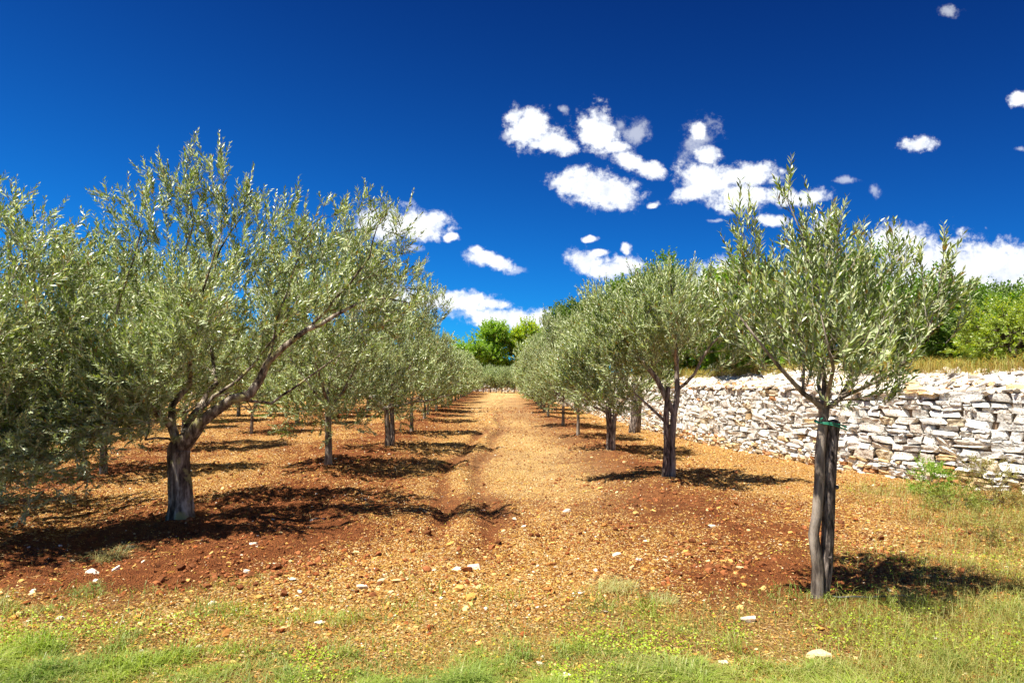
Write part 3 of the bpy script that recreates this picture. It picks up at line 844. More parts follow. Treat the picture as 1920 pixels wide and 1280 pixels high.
def skeleton_chains(pos, par, rad, minr, sides=lambda r: 8 if r > 0.03 else (5 if r > 0.01 else 3), gnarl=0.0):
    n = len(pos); ch = [[] for _ in range(n)]
    for i in range(1, n): ch[par[i]].append(i)
    out = []; stack = [(0, None)]
    while stack:
        i, pa = stack.pop()
        chain = [i] if pa is None else [pa, i]
        while ch[chain[-1]]:
            c = sorted(ch[chain[-1]], key=lambda q: -rad[q]); 
            for o in c[1:]: stack.append((o, chain[-1]))
            chain.append(c[0])
        p = pos[chain]; rr = rad[chain].copy()
        if pa is not None: rr[0] = min(rr[0], rr[1]*1.1)
        if rr.max() < minr: continue
        if pa is not None: pass
        out.append((p, rr, sides(rr[1] if len(rr) > 1 else rr[0]), gnarl if rr[0] > 0.06 else 0))
    return out
def shoots_of(pos, par, rad, nch, ntr, centre, r, per_tip, per_mid, Lrange, up, outw, rnd, rmax=0.02, zmin=-9):
    tips = [i for i in range(ntr, len(pos)) if nch[i] == 0]
    mids = [i for i in range(ntr+1, len(pos)) if nch[i] > 0 and rad[i] < rmax]
    idx = []
    for i in tips: idx += [i]*per_tip
    m = r.uniform(0, 1, len(mids)) < (per_mid % 1)
    for q, i in enumerate(mids): idx += [i]*(int(per_mid)+int(m[q]))
    idx = np.array(idx); P = pos[idx]
    tang = unit(pos[idx]-pos[par[idx]])
    o = unit((P-centre)*np.array([1, 1, 0.6]))
    D = unit(tang*0.6 + o*outw + np.array([0, 0, up]) + r.normal(0, rnd, P.shape))
    L = r.uniform(*Lrange, len(P))
    return P, D, L
def leaf_set(P, D, L, r, spacing, ll, ww, spread_, bendup, hi=True, colf=None, sizemin=0.55):
    """leaf pairs along curved shoots"""
    npair = np.maximum(2, (L/spacing).astype(int)); tot = int(npair.sum())
    sid = np.repeat(np.arange(len(P)), npair)
    k = np.concatenate([np.arange(q) for q in npair])
    t = (k+0.6)/npair[sid]
    up = np.array([0, 0, 1.0])
    base = P[sid] + D[sid]*(L[sid]*t)[:, None] + up*(bendup[sid]*L[sid]*t*t)[:, None]
    T = unit(D[sid] + up*(2*bendup[sid]*t)[:, None])
    a = unit(np.cross(T, r.normal(0, 1, (len(P), 3))[sid]))
    b2 = np.cross(T, a)
    ang = k*np.pi/2 + r.normal(0, 0.45, tot)
    sd = a*np.cos(ang)[:, None] + b2*np.sin(ang)[:, None]
    out = []
    for sgn in (1, -1):
        s_ = sd*sgn
        sp = spread_*(1-0.45*t)[:, None]*r.uniform(0.6, 1.3, (tot, 1))
        d = unit(T + s_*sp + r.normal(0, 0.12, (tot, 3)))
        N = unit(T*0.9 - s_*0.35 + up*0.55 + r.normal(0, 0.35, (tot, 3)))
        N = unit(N - d*np.sum(N*d, 1, keepdims=True))
        out.append((base, d, N, s_))
    B = np.concatenate([o[0] for o in out]); Dd = np.concatenate([o[1] for o in out]); N = np.concatenate([o[2] for o in out])
    keep = r.uniform(0, 1, len(B)) < 0.93
    B = B[keep]; Dd = Dd[keep]; N = N[keep]; n = len(B); tt = np.concatenate([t, t])[keep]
    l = ll*(sizemin + (1.15-sizemin)*np.sin(np.pi*np.clip(tt*0.8+0.12, 0, 1)))*r.uniform(0.75, 1.2, n)
    w = l*ww*r.uniform(0.8, 1.2, n)
    S_ = np.cross(Dd, N)
    b0 = B; mid = B+Dd*(l*0.48)[:, None]-N*(w*0.16)[:, None]; lf = B+Dd*(l*0.5)[:, None]+S_*(w/2)[:, None]; rt = B+Dd*(l*0.5)[:, None]-S_*(w/2)[:, None]
    tip = B+Dd*l[:, None]-N*(l*0.07)[:, None]
    if hi:
        V = np.stack([b0, lf, mid, rt, tip], 1).reshape(-1, 3); q = np.arange(n)*5
        F = np.concatenate([np.stack([q, q+2, q+1], 1), np.stack([q, q+3, q+2], 1), np.stack([q+2, q+4, q+1], 1), np.stack([q+3, q+4, q+2], 1)])
        rep = 4
    else:
        V = np.stack([b0, lf, rt, tip], 1).reshape(-1, 3); q = np.arange(n)*4
        F = np.stack([q, q+2, q+3, q+1], 1); rep = 1
    c_ = colf(n, r); return V, F, np.tile(c_, (rep, 1)), n
def olive_cols(n, r):
    t = r.uniform(0, 1, (n, 1))**0.9
    c = np.array([0.070, 0.115, 0.018])*(1-t) + np.array([0.31, 0.40, 0.11])*t
    k = r.uniform(0, 1, n) < 0.16
    c[k] = np.array([0.72, 0.76, 0.50])*r.uniform(0.7, 1.1, (int(k.sum()), 1))  # silvery leaves, whitened so the crown's highlights are in the leaf colour
    k = r.uniform(0, 1, n) < 0.05
    c[k] = np.array([0.42, 0.26, 0.06])*r.uniform(0.6, 1.1, (int(k.sum()), 1))
    return c
def green_cols(lo, hi, odd=None):
    def f(n, r):
        t = r.uniform(0, 1, (n, 1)); c = np.array(lo)*(1-t)+np.array(hi)*t
        if odd is not None:
            k = r.uniform(0, 1, n) < 0.12; c[k] = np.array(odd)*r.uniform(0.7, 1.1, (int(k.sum()), 1))
        return c
    return f
def make_tree(name, loc, label, cat, group, trunk, limbs, clumps, n_nodes, seed, shoot, leaf, bark, gnarl=0.0, hi=True,
              colf=olive_cols, lmat=None, twigs=True, centre=None, r0=0.0035, minr=0.0, stems=True, expo=2.35, pathw=0.22):
    r = np.random.default_rng(seed)
    pos, par, rad, nch, ntr = grow(trunk, limbs, clumps, n_nodes, r, r0=r0, expo=expo, pathw=pathw)
    root = empty(name, loc, label, cat, group)
    ch = skeleton_chains(pos, par, rad, minr, gnarl=gnarl, sides=lambda q: (14 if gnarl else 8) if q > 0.03 else (5 if q > 0.008 else 3))
    # densify the bole so the bark can be knotty
    if gnarl:
        c2 = []
        for p, rr, k, g in ch:
            if g:
                n0 = len(p); u = np.linspace(0, n0-1, n0*4)
                p = np.stack([np.interp(u, np.arange(n0), p[:, i]) for i in range(3)], 1); rr = np.interp(u, np.arange(n0), rr)
            c2.append((p, rr, k, g))
        ch = c2
    V, Q, T = tubes(ch)
    build('trunk', V, [Q, T], bark, parent=root, smooth=True)
    if centre is None: centre = np.array(trunk[-1][:3]) + np.array([0, 0, 0.3])
    P, D, L = shoots_of(pos, par, rad, nch, ntr, centre, r, **shoot)
    bu = r.uniform(-0.1, 0.45, len(P))
    V, F, Cc, n = leaf_set(P, D, L, r, hi=hi, colf=colf, bendup=bu, **leaf)
    mats = [lmat or M_OLIVE]; midx = np.zeros(len(F), np.int32)
    if twigs:
        tt = np.array([0, 0.5, 1.0]); ch2 = []
        for i in range(len(P)):
            pts = P[i] + D[i]*(L[i]*tt)[:, None] + np.array([0, 0, 1.0])*(bu[i]*L[i]*tt*tt)[:, None]
            ch2.append((pts, np.array([0.0034, 0.0026, 0.0012]), 3, 0))
        V2, Q2, T2 = tubes(ch2)
        nv = len(V); nf = len(F)
        if F.shape[1] == 3: faces = [F, T2+nv, Q2+nv]; ne = len(T2)+len(Q2)
        else: faces = [F, Q2+nv, T2+nv]; ne = len(T2)+len(Q2)
        V = np.concatenate([V, V2]); Cc = np.concatenate([Cc, np.tile([[0.3, 0.26, 0.2]], (ne, 1))])
        midx = np.concatenate([midx, np.ones(ne, np.int32)]); mats.append(M_TWIG)
        build('crown', V, faces, mats, parent=root, col=Cc, midx=midx)
    else:
        build('crown', V, F, mats, parent=root, col=Cc)
    print('TREE', label[:40] if label else name, 'leaves', n, 'nodes', len(pos))
    return root

OL = dict(cat='olive tree')
GR_R = 'olive trees of the row on the right of the track'
GR_L = 'olive trees of the row on the left of the track'
# --- staked young olive, front right (units: metres from its foot)
kx = 5.1/1280
def fr(px, py, dy, rad=None, base=(1535, 1115), k=kx):
    t = ((px-base[0])*k, dy, (base[1]-py)*k)
    return t if rad is None else t + (rad,)
trunkR = [fr(1530,1125,0,.048), fr(1531,1060,0,.042), fr(1523,1000,0,.038), fr(1530,960,0,.043), fr(1534,900,0,.038), fr(1535,850,0,.039), fr(1540,800,0,.037), fr(1544,765,0,.040)]
limbsR = [
 [fr(1544,765,0), fr(1520,748,-.02,0.0208), fr(1497,735,-.06,0.0184), fr(1450,690,-.12,0.0144), fr(1405,640,-.16,0.0096), fr(1365,590,-.18,0.0056)],
 [fr(1497,735,-.06), fr(1503,690,-.02,0.0112), fr(1508,640,.05,0.0080), fr(1470,560,.1,0.0056), fr(1420,480,.1,0.0040), fr(1392,410,.1,0.0024)],
 [fr(1544,765,0), fr(1549,700,.05,0.0192), fr(1541,620,.06,0.0152), fr(1534,540,.02,0.0096), fr(1500,450,-.05,0.0056), fr(1470,380,-.05,0.0032)],
 [fr(1549,700,.05), fr(1562,660,.2,0.0104), fr(1575,600,.35,0.0080), fr(1590,500,.4,0.0048), fr(1600,430,.35,0.0032)],
 [fr(1544,765,0), fr(1580,745,.05,0.0208), fr(1605,710,.1,0.0168), fr(1620,670,.1,0.0128), fr(1650,600,.1,0.0080), fr(1665,500,.05,0.0048)],
 [fr(1580,745,.05), fr(1625,712,-.15,.013), fr(1668,676,-.22,.010), fr(1700,630,-.24,.007), fr(1722,560,-.22,.005), fr(1735,490,-.2,.003)],
 [fr(1544,765,0), fr(1530,720,-.2,0.0160), fr(1500,660,-.45,0.0096), fr(1480,600,-.5,0.0056)],
 [fr(1544,765,0), fr(1560,720,.25,0.0160), fr(1600,660,.5,0.0096), fr(1640,600,.6,0.0056)]]
def cR(px, py, rp, dy=0.0, w=1.0): 
    q = fr(px, py, dy); return (q[0], q[1], q[2], rp*kx, w)
clR = [cR(1390,600,48,-.15), cR(1410,520,42,.1), cR(1420,450,30,.1,.8), cR(1395,405,16,.1,.7), cR(1470,400,22,-.05,.7), cR(1482,470,40,0),
 cR(1480,560,60,0), cR(1460,640,60,-.1,.9), cR(1560,520,62,.1), cR(1570,600,75,.1), cR(1600,450,32,.2,.8), cR(1540,480,42,-.1), cR(1650,530,58,.05), cR(1660,610,66,0),
 cR(1732,490,20,-.2,.7), cR(1730,550,34,-.2), cR(1720,610,52,-.15), cR(1565,738,30,-.15,1.5), cR(1625,735,28,-.2,1.3), cR(1500,700,34,-.15,1.0), cR(1650,680,48,-.1,.8), cR(1590,700,48,-.2,.8),
 cR(1540,660,66,-.45,.8), cR(1560,640,66,.5,.9), cR(1480,600,50,-.45,.8), cR(1640,590,55,.55,.8), cR(1640,690,36,-.3,.7), cR(1430,690,40,0,.6)]
root = make_tree('olive_tree', (2.30, 5.1, 0.0), 'young slender olive tied with green cord to a stake, nearest tree front right', 'olive tree', GR_R,
    trunkR, limbsR, clR, 540, 3, dict(per_tip=2, per_mid=0.75, Lrange=(0.12, 0.32), up=0.95, outw=0.35, rnd=0.36, rmax=0.008),
    dict(spacing=0.024, ll=0.063, ww=0.27, spread_=0.85), M_SMOOTH, r0=0.0014, centre=np.array([0.1, 0, 1.5]))
# --- old olive, front left
kl = 7.9/1280
def fl(px, py, dy, rad=None): return fr(px, py, dy, rad, (338, 975), kl)
trunkL = [fl(338,988,0,.175), fl(339,972,0,.145), fl(340,940,0,.122), fl(337,900,0,.116), fl(335,860,0,.122), fl(335,838,0,.135)]
limbsL = [
 [fl(335,838,0), fl(360,820,-.05,.075), fl(385,790,-.1,.062), fl(415,768,-.12,.056), fl(445,748,-.14,.052), fl(474,742,-.12,.048), fl(492,715,-.1,.044), fl(508,680,-.1,.036), fl(540,650,-.1,.030), fl(580,620,-.1,.026), fl(635,592,-.1,.020), fl(700,560,-.1,.011), fl(770,570,-.1,.006)],
 [fl(508,680,-.1), fl(515,640,-.05,0.0176), fl(520,600,0,0.0144), fl(540,520,.1,0.0104), fl(560,450,.15,0.0064), fl(600,400,.1,0.0040)],
 [fl(580,620,-.1), fl(615,580,0,0.0160), fl(655,530,.05,0.0136), fl(690,480,.1,0.0104), fl(705,420,.1,0.0064)],
 [fl(445,748,-.14), fl(480,760,.5,0.0186), fl(540,700,1.0,0.0136), fl(600,640,1.3,0.0074)],
 [fl(335,838,0), fl(318,800,.05,0.0496), fl(315,760,.1,0.0409), fl(345,720,.15,0.0310), fl(340,660,.2,0.0260), fl(330,600,.2,0.0223), fl(345,560,.15,0.0186), fl(335,480,.1,0.0136), fl(355,420,.1,0.0087), fl(350,340,.05,0.0043)],
 [fl(345,560,.15), fl(385,520,.2,0.0136), fl(400,460,.2,0.0099), fl(440,400,.2,0.0056), fl(450,360,.2,0.0031)],
 [fl(318,800,.05), fl(300,755,-.3,0.0372), fl(262,735,-.5,0.0298), fl(210,700,-.7,0.0211), fl(150,690,-.9,0.0136), fl(90,700,-1.,0.0074)],
 [fl(262,735,-.5), fl(250,660,-.5,0.0174), fl(270,560,-.45,0.0124), fl(290,450,-.3,0.0074)],
 [fl(335,838,0), fl(340,780,.3,0.0372), fl(350,720,.8,0.0279), fl(300,640,1.3,0.0186), fl(230,560,1.5,0.0099)],
 [fl(340,780,.3), fl(400,700,.9,0.0217), fl(460,600,1.3,0.0136), fl(480,500,1.3,0.0074)],
 [fl(345,720,.15), fl(400,650,-.5,0.0186), fl(440,560,-.8,0.0124), fl(470,470,-.8,0.0062)]]
def cL(px, py, rp, dy=0.0, w=1.0):
    q = fl(px, py, dy); return (q[0], q[1], q[2], rp*kl*0.86, w)
clL = [cL(350,335,20,.05,.7), cL(350,380,42,.05), cL(300,360,30,0,.8), cL(400,330,22,.1,.8), cL(440,345,18,.2,.7), cL(420,400,52,.2), cL(290,430,58,-.2), cL(360,460,60,.1),
 cL(250,400,22,-.3,.5), cL(500,420,50,.1), cL(530,400,24,.1,.7), cL(610,400,34,.1,.7), cL(690,400,30,.1,.7), cL(650,430,40,.1,.7), cL(560,470,50,.1,.8), cL(740,450,40,.1,.5), cL(700,500,44,.05,.6),
 cL(760,530,34,0,.6), cL(760,590,28,-.1,.5), cL(620,560,60,0,.8), cL(700,600,50,-.1,.6), cL(470,520,70,.0,.9), cL(540,600,60,-.1,.8), cL(250,520,80,-.3), cL(370,580,80,-.3),
 cL(200,620,90,-.6), cL(120,640,70,-.8,.9), cL(70,700,70,-.9,.8), cL(170,740,85,-.7), cL(260,700,85,-.8), cL(235,790,70,-.7,4.5), cL(110,795,70,-.8,3.5), cL(170,835,50,-.9,3.5), cL(290,750,55,-.75,4), cL(330,790,30,-.6,4), cL(335,705,60,-.8,3), cL(400,640,50,-.7,1.5), cL(385,690,45,-.6,.8), cL(290,800,36,-.5,.6), cL(380,680,65,-.7,.6), cL(440,600,65,-.8,.6),
 cL(300,600,110,1.0,.9), cL(200,600,90,1.4,.7), cL(430,640,90,1.2,.8), cL(470,540,80,1.2,.7), cL(340,480,80,1.0,.7), cL(580,660,60,1.1,.5), cL(230,700,90,1.0,.5), cL(420,740,40,.6,.3), cL(560,560,60,1.0,.5)]
make_tree('olive_tree', (-3.84, 7.9, 0.0), 'old spreading olive with thick dark gnarled trunk and long limb reaching right, front left', 'olive tree', GR_L,
    trunkL, limbsL, clL, 1600, 4, dict(per_tip=3, per_mid=0.8, Lrange=(0.16, 0.40), up=0.55, outw=0.45, rnd=0.5, rmax=0.010),
    dict(spacing=0.022, ll=0.064, ww=0.28, spread_=0.95), M_BARK, gnarl=0.10, r0=0.0015, centre=np.array([0.2, 0, 1.7]), pathw=0.18)

# --- olives further off: a few kinds, each grown once and then copied
def orchard_proto(seed, h, rad, trunk_h, tr, n_nodes, loc, label, group, hi=False, lean=0.0, ll=0.078, zlow=0.62, sp=0.028, mid=1.0, ww=0.28, twigs=True, tip=3):
    r = np.random.default_rng(seed+500)
    trunk = [(0, 0, -0.06, tr*1.25), (0.01, 0, trunk_h*0.3, tr), (lean*0.4, 0, trunk_h*0.7, tr*0.92), (lean*0.7, 0, trunk_h, tr)]
    nl = r.integers(4, 6); limbs = []; a0 = r.uniform(0, 6.28); top = trunk[-1]
    for i in range(nl):
        a = a0+i*6.28/nl+r.uniform(-.3, .3); e = r.uniform(0.55, 1.0)
        pts = [top[:3]]; p = np.array(top[:3]); dr = np.array([math.cos(a)*math.cos(e), math.sin(a)*math.cos(e), math.sin(e)])
        for q in range(4):
            dr = unit(dr + r.normal(0, 0.16, 3) + np.array([0, 0, 0.08])); p = p + dr*rad*0.25
            pts.append((*p, tr*(0.42-0.09*q)))
        limbs.append(pts)
    cz = (h+zlow)/2; cl = []
    for i in range(26):
        u = r.uniform(0, 1); a = r.uniform(0, 6.28); z = zlow+0.25+u*(h-zlow-0.45)
        prof = math.sin(math.pi*min(1, max(0.05, (z-zlow+0.25)/(h-zlow+0.35))))**0.6
        rr = rad*prof*r.uniform(0.45, 0.85); cr = rad*r.uniform(0.20, 0.36)
        cl.append((rr*math.cos(a), rr*math.sin(a), z, cr, 1.0))
    cl.append((0, 0, cz, rad*0.55, 0.6))
    for i in range(5):
        a = r.uniform(0, 6.28); cl.append((rad*.4*math.cos(a), rad*.4*math.sin(a), h-0.12, 0.14, 1.6))
    return make_tree('olive_tree', loc, label, 'olive tree', group, trunk, limbs, cl, n_nodes, seed,
        dict(per_tip=tip, per_mid=mid, Lrange=(0.18, 0.42), up=0.65, outw=0.4, rnd=0.50, rmax=0.012),
        dict(spacing=sp, ll=ll, ww=ww, spread_=0.8), M_SMOOTH, hi=hi, r0=0.0016, centre=np.array([0, 0, h*0.45]), twigs=twigs)
ORD = ['first', 'second', 'third', 'fourth', 'fifth', 'sixth', 'seventh', 'eighth', 'ninth', 'tenth', 'eleventh', 'twelfth', 'thirteenth',
       'fourteenth', 'fifteenth', 'sixteenth', 'seventeenth', 'eighteenth', 'nineteenth', 'twentieth']
def gz(x, y): return float(height(np.array([x]), np.array([y]))[0])
# second of right row (own shape)
x2, y2 = TREES_R[1]; k2 = 10.8/1280
def f2(px, py, dy, rad=None): return fr(px, py, dy, rad, (1258, 905), k2)
def c2(px, py, rp, dy=0.0, w=1.0):
    q = f2(px, py+30+max(0, (640-py))*0.12, dy); return (q[0], q[1], q[2], rp*k2*0.92, w)
make_tree('olive_tree', (2.51, 10.8, gz(2.51, 10.8)), 'forked olive beside a split wooden stake, second tree of the right row', 'olive tree', GR_R,
    [f2(1260,912,0,.066), f2(1261,880,0,.056), f2(1260,850,0,.052), f2(1262,820,0,.052), f2(1264,790,0,.055)],
    [[f2(1264,790,0), f2(1250,762,0,.045), f2(1232,725,0,.042), f2(1205,692,0,.036), f2(1170,650,.1,.022), f2(1140,600,.1,.012)],
     [f2(1264,790,0), f2(1272,745,.05,.044), f2(1272,700,.1,.036), f2(1265,640,.1,.026), f2(1250,570,.1,.014)],
     [f2(1272,745,.05), f2(1300,715,-.1,.026), f2(1325,665,-.15,.022), f2(1345,645,-.15,.016), f2(1385,600,-.1,.008)],
     [f2(1261,820,0), f2(1240,795,.1,.026), f2(1210,765,.2,.020), f2(1180,740,.2,.010)],
     [f2(1272,700,.1), f2(1290,640,.8,.02), f2(1310,580,1.1,.012)], [f2(1232,725,0), f2(1200,660,.9,.02), f2(1180,600,1.2,.01)], [f2(1272,700,.1), f2(1240,620,-.8,.02), f2(1230,560,-1.,.01)]],
    [c2(1130,600,42), c2(1100,660,42), c2(1150,660,55), c2(1180,580,45), c2(1220,530,36), c2(1290,510,22,.1,.8), c2(1330,530,30), c2(1270,570,55), c2(1210,620,60,-.5), c2(1240,650,60,.6),
     c2(1330,590,48,-.1,.8), c2(1380,590,36,0,.7), c2(1380,650,36,0,.5), c2(1330,670,34,0,.4), c2(1120,720,45,.1,.9), c2(1170,740,40,.2,.8), c2(1070,700,28,.1,.8), c2(1140,560,26), c2(1250,500,18), c2(1290,620,60,1.,.8), c2(1180,640,60,1.,.8), c2(1240,590,60,-.9,.8), c2(1420,620,26,0,.4)],
    900, 9, dict(per_tip=4, per_mid=1.2, Lrange=(0.18, 0.42), up=0.8, outw=0.4, rnd=0.38, rmax=0.014),
    dict(spacing=0.028, ll=0.075, ww=0.25, spread_=0.8), M_SMOOTH, hi=False, r0=0.0017, centre=np.array([0, 0, 1.6]))
protoA = orchard_proto(21, 3.9, 1.75, 1.0, 0.065, 760, (-3.34, 12.4, gz(-3.34, 12.4)), 'slim straight-trunked olive with dense round crown, second tree of the left row', GR_L)
protoB = orchard_proto(22, 4.0, 1.7, 0.85, 0.07, 720, (-2.93, 16.1, gz(-2.93, 16.1)), 'olive with splayed pale limbs and a dark stake, third tree of the left row', GR_L, lean=-0.05)
protoC = orchard_proto(23, 3.3, 1.35, 0.75, 0.055, 520, (2.24, 15.2, gz(2.24, 15.2)), 'twin-stemmed olive with a dark stake, third tree of the right row', GR_R, lean=0.06)
# light-weight kinds for the far part
FARK = dict(ll=0.125, ww=0.36, sp=0.05, mid=1.2, twigs=False)
protoD = orchard_proto(31, 3.8, 1.65, 0.9, 0.08, 480, (TREES_R[7][0], TREES_R[7][1], 0), 'eighth olive tree along the right row, small with distance', GR_R, **FARK)
protoE = orchard_proto(32, 3.7, 1.8, 0.8, 0.08, 520, (TREES_L[6][0], TREES_L[6][1], 0), 'seventh olive tree along the left row, small with distance', GR_L, **FARK)
near_p = [protoA, protoB, protoC]; far_p = [protoD, protoE]
rr_ = random.Random(5)
def place(p, x, y, s, label, group):
    return copy_tree(p, (x, y, gz(x, y)), rr_.uniform(0, 6.28), (s, s, s*rr_.uniform(0.95, 1.06)), label, group)
EXTRA_R = {3: 'low bushy olive, fourth tree of the right row', 4: 'fifth olive tree of the right row', 5: 'sixth olive of the right row, its limbs forking low'}
for i, (x, y) in enumerate(TREES_R):
    if i < 3 or i == 7: continue
    p = near_p[(i+2) % 3] if i < 6 else far_p[i % 2]
    s = {3: 0.85, 4: 0.86, 5: 0.76}.get(i, rr_.uniform(0.78, 0.95))
    place(p, x, y, s, EXTRA_R.get(i, ORD[i]+' olive tree along the right row, small with distance'), GR_R)
EXTRA_L = {3: 'dark-trunked dense olive, fourth tree of the left row', 4: 'fifth olive tree of the left row, crown over the track edge'}
for i, (x, y) in enumerate(TREES_L):
    if i < 3 or i == 6: continue
    p = near_p[i % 3] if i < 6 else far_p[i % 2]
    place(p, x, y, rr_.uniform(0.82, 1.04), EXTRA_L.get(i, ORD[i]+' olive tree along the left row, small with distance'), GR_L)
# second and further rows to the left
ROWW = ['second', 'third', 'fourth', 'fifth']
leftedge = orchard_proto(24, 3.72, 2.55, 0.9, 0.12, 1900, (-6.25, 7.5, gz(-6.25, 7.5)), 'big leafy olive cut by the left edge of the picture', 'olive trees of the second row from the track on the left', zlow=0.62, hi=True, ll=0.066)
leftedge.rotation_euler = (0, 0, 2.3); leftedge.scale = (0.96, 0.96, 0.84)
for row, x0 in enumerate((-7.4, -12.0, -16.6, -21.4)):
    y = {0: 12.2, 1: 14.0, 2: 20.0, 3: 27.0}[row]; n = 0
    while y < (60 if row < 2 else 52):
        x = x0 - 0.028*y + rr_.uniform(-.25, .25)
        if abs(x) < 0.76*y + 2.0:
            if row == 0 and n == 0: x = -7.3
            p = near_p[(n+row) % 3] if y < 24 else far_p[(n+row) % 2]
            lab = ORD[n]+' olive tree in view of the '+ROWW[row]+' row on the left'
            place(p, x, y, rr_.uniform(0.92, 1.12), lab, 'olive trees of the '+ROWW[row]+' row from the track on the left')
            n += 1
        y += 4.6 if row < 2 else 6.0
# olives across the far end
n = 0
for (x, y) in [(-7.6, 97), (-6.3, 99), (-5.2, 101), (-4.1, 98), (-3.2, 101), (-2.3, 99), (-1.5, 101.5), (-0.6, 98), (0.3, 101), (1.2, 99)]:
    place(far_p[n % 2], x, y, rr_.uniform(0.85, 1.0), 'distant olive across the far end of the track, '+ORD[n]+' from the left', 'distant olives before the far wall'); n += 1

# ------------------------------------------------------------------ stakes, cord, hose
def stake(loc, h, rad, tilt, label, group='wooden stakes beside the olive trunks', top_r=None, flat=1.0, knots=2):
    o = empty('wooden_stake', loc, label, 'stake', group)
    n = 16; z = np.linspace(-0.12, h, n); pts = np.stack([tilt[0]*z + 0.012*np.sin(z*5), tilt[1]*z, z], 1)
    rad_ = np.linspace(rad, top_r or rad*0.85, n)*(1+0.05*np.sin(z*9))
    V, Q, T = tubes([(pts, rad_, 14, 0.055)])
    build('post', V, [Q, T], M_STAKE, parent=o, smooth=False)
    for i in range(knots):
        zz = h*(0.22+0.4*i); a = -1.3+0.9*i
        c0 = np.array([tilt[0]*zz + math.cos(a)*rad*0.9, tilt[1]*zz+math.sin(a)*rad*0.9, zz]); d = np.array([math.cos(a), math.sin(a), 0.25])
        V, Q, T = tubes([(np.array([c0, c0+d*rad*0.35]), np.array([rad*0.38, rad*0.22]), 8, 0.05)])
        build('knot', V, [Q, T], M_STAKE, parent=o)
    return o
stake((2.338, 5.14, 0), 1.30, .050, (0.064, 0.0), 'weathered split stake tied to the nearest young olive, front right', top_r=0.050)
stake((2.41, 10.75, gz(2.4, 10.75)), 1.40, .055, (0.03, 0.0), 'split wooden stake left of the second right-hand olive trunk', top_r=0.04)
stake((2.17, 15.2, gz(2.17, 15.2)), 1.15, .075, (-0.01, 0), 'dark stake left of the third right-hand olive trunk', knots=0)
stake((-2.83, 16.1, gz(-2.83, 16.1)), 1.45, .055, (0.01, 0), 'dark stake right of the third left-hand olive trunk', knots=0)
stake((3.85, 21.5, gz(3.85, 21.5)), 1.45, .17, (0.08, 0), 'thick pale stump-like post standing against the stone wall', knots=0, top_r=0.15)
# green cord round trunk and stake
a = np.linspace(0, 2*np.pi, 40)
cx = 2.30 + 0.075; ctr = np.array([cx+0.0, 5.11, 1.285])
def loop(cx, cy, cz, rx, ry, tiltz, wob):
    return np.stack([cx+rx*np.cos(a), cy+ry*np.sin(a), cz+tiltz*np.cos(a)+wob*np.sin(3*a)], 1)
o = empty('tree_tie', (2.37, 5.1, 1.27), 'green cord looped round the nearest young olive and its stake', 'cord')
V, Q, T = tubes([(loop(0.01, 0.0, 0.0, .118, .072, -.030, .004), np.full(40, .0050), 6, 0), (loop(0.01, 0.0, 0.014, .116, .070, -.022, .006), np.full(40, .0050), 6, 0),
                 (np.array([(-0.085, -.058, .03), (-0.10, -.075, .05), (-0.085, -.08, .062)]), np.full(3, .004), 5, 0)])
build('cord', V, [Q, T], M_TIE, parent=o, smooth=True)
# drip hose at the foot of the young olive
hp = np.array([(2.36, 5.15), (2.5, 5.08), (2.66, 5.05), (2.85, 5.10), (3.0, 5.16)])
hp = np.stack([np.interp(np.linspace(0, 4, 30), np.arange(5), hp[:, i]) for i in range(2)], 1)
V, Q, T = tubes([(np.stack([hp[:, 0], hp[:, 1], height(hp[:, 0], hp[:, 1])+0.02], 1), np.full(30, .010), 8, 0)])
tag(build('irrigation_hose', V, [Q, T], M_HOSE, smooth=True), 'black drip hose on the soil at the foot of the staked young olive', 'hose')

# ------------------------------------------------------------------ green trees and bushes behind
def broad(name, loc, h, rad, zlow, label, cat, group, lo, hi_, seed, n_nodes, ll, odd=None, bark=None, trunk_h=None, tr=0.12, ww=0.62, sp=None, lmat=None, nclump=30, clump=(0.2, 0.34), prof_p=0.5):
    r = np.random.default_rng(seed)
    th = trunk_h or zlow+0.2
    trunk = [(0, 0, -0.1, tr*1.2), (0, 0, th*0.5, tr), (0.03, 0, th, tr)]
    limbs = []
    for i in range(5):
        a = i*1.26+r.uniform(-.3, .3); p = np.array([0.03, 0, th]); pts = [tuple(p)]
        dr = np.array([math.cos(a)*.6, math.sin(a)*.6, .8])
        for q in range(4):
            dr = unit(dr+r.normal(0, .15, 3)); p = p+dr*(h-th)*0.2; pts.append((*p, tr*(0.5-.1*q)))
        limbs.append(pts)
    cl = []
    for i in range(nclump):
        u = r.uniform(0, 1); a = r.uniform(0, 6.28); z = zlow+u*(h-zlow-rad*0.2)
        prof = math.sin(math.pi*(0.12+0.78*u))**prof_p
        q = rad*prof*r.uniform(0.4, 0.85); cl.append((q*math.cos(a), q*math.sin(a), z, rad*r.uniform(*clump), 1))
    return make_tree(name, loc, label, cat, group, trunk, limbs, cl, n_nodes, seed,
        dict(per_tip=5, per_mid=1.2, Lrange=(ll*2.2, ll*5), up=0.25, outw=0.6, rnd=0.6, rmax=0.04),
        dict(spacing=sp or ll*0.55, ll=ll, ww=ww, spread_=1.2), bark or M_DARKBARK, hi=False, colf=green_cols(lo, hi_, odd), lmat=lmat or M_BROAD, twigs=False, r0=0.006, centre=np.array([0, 0, h*0.4]))

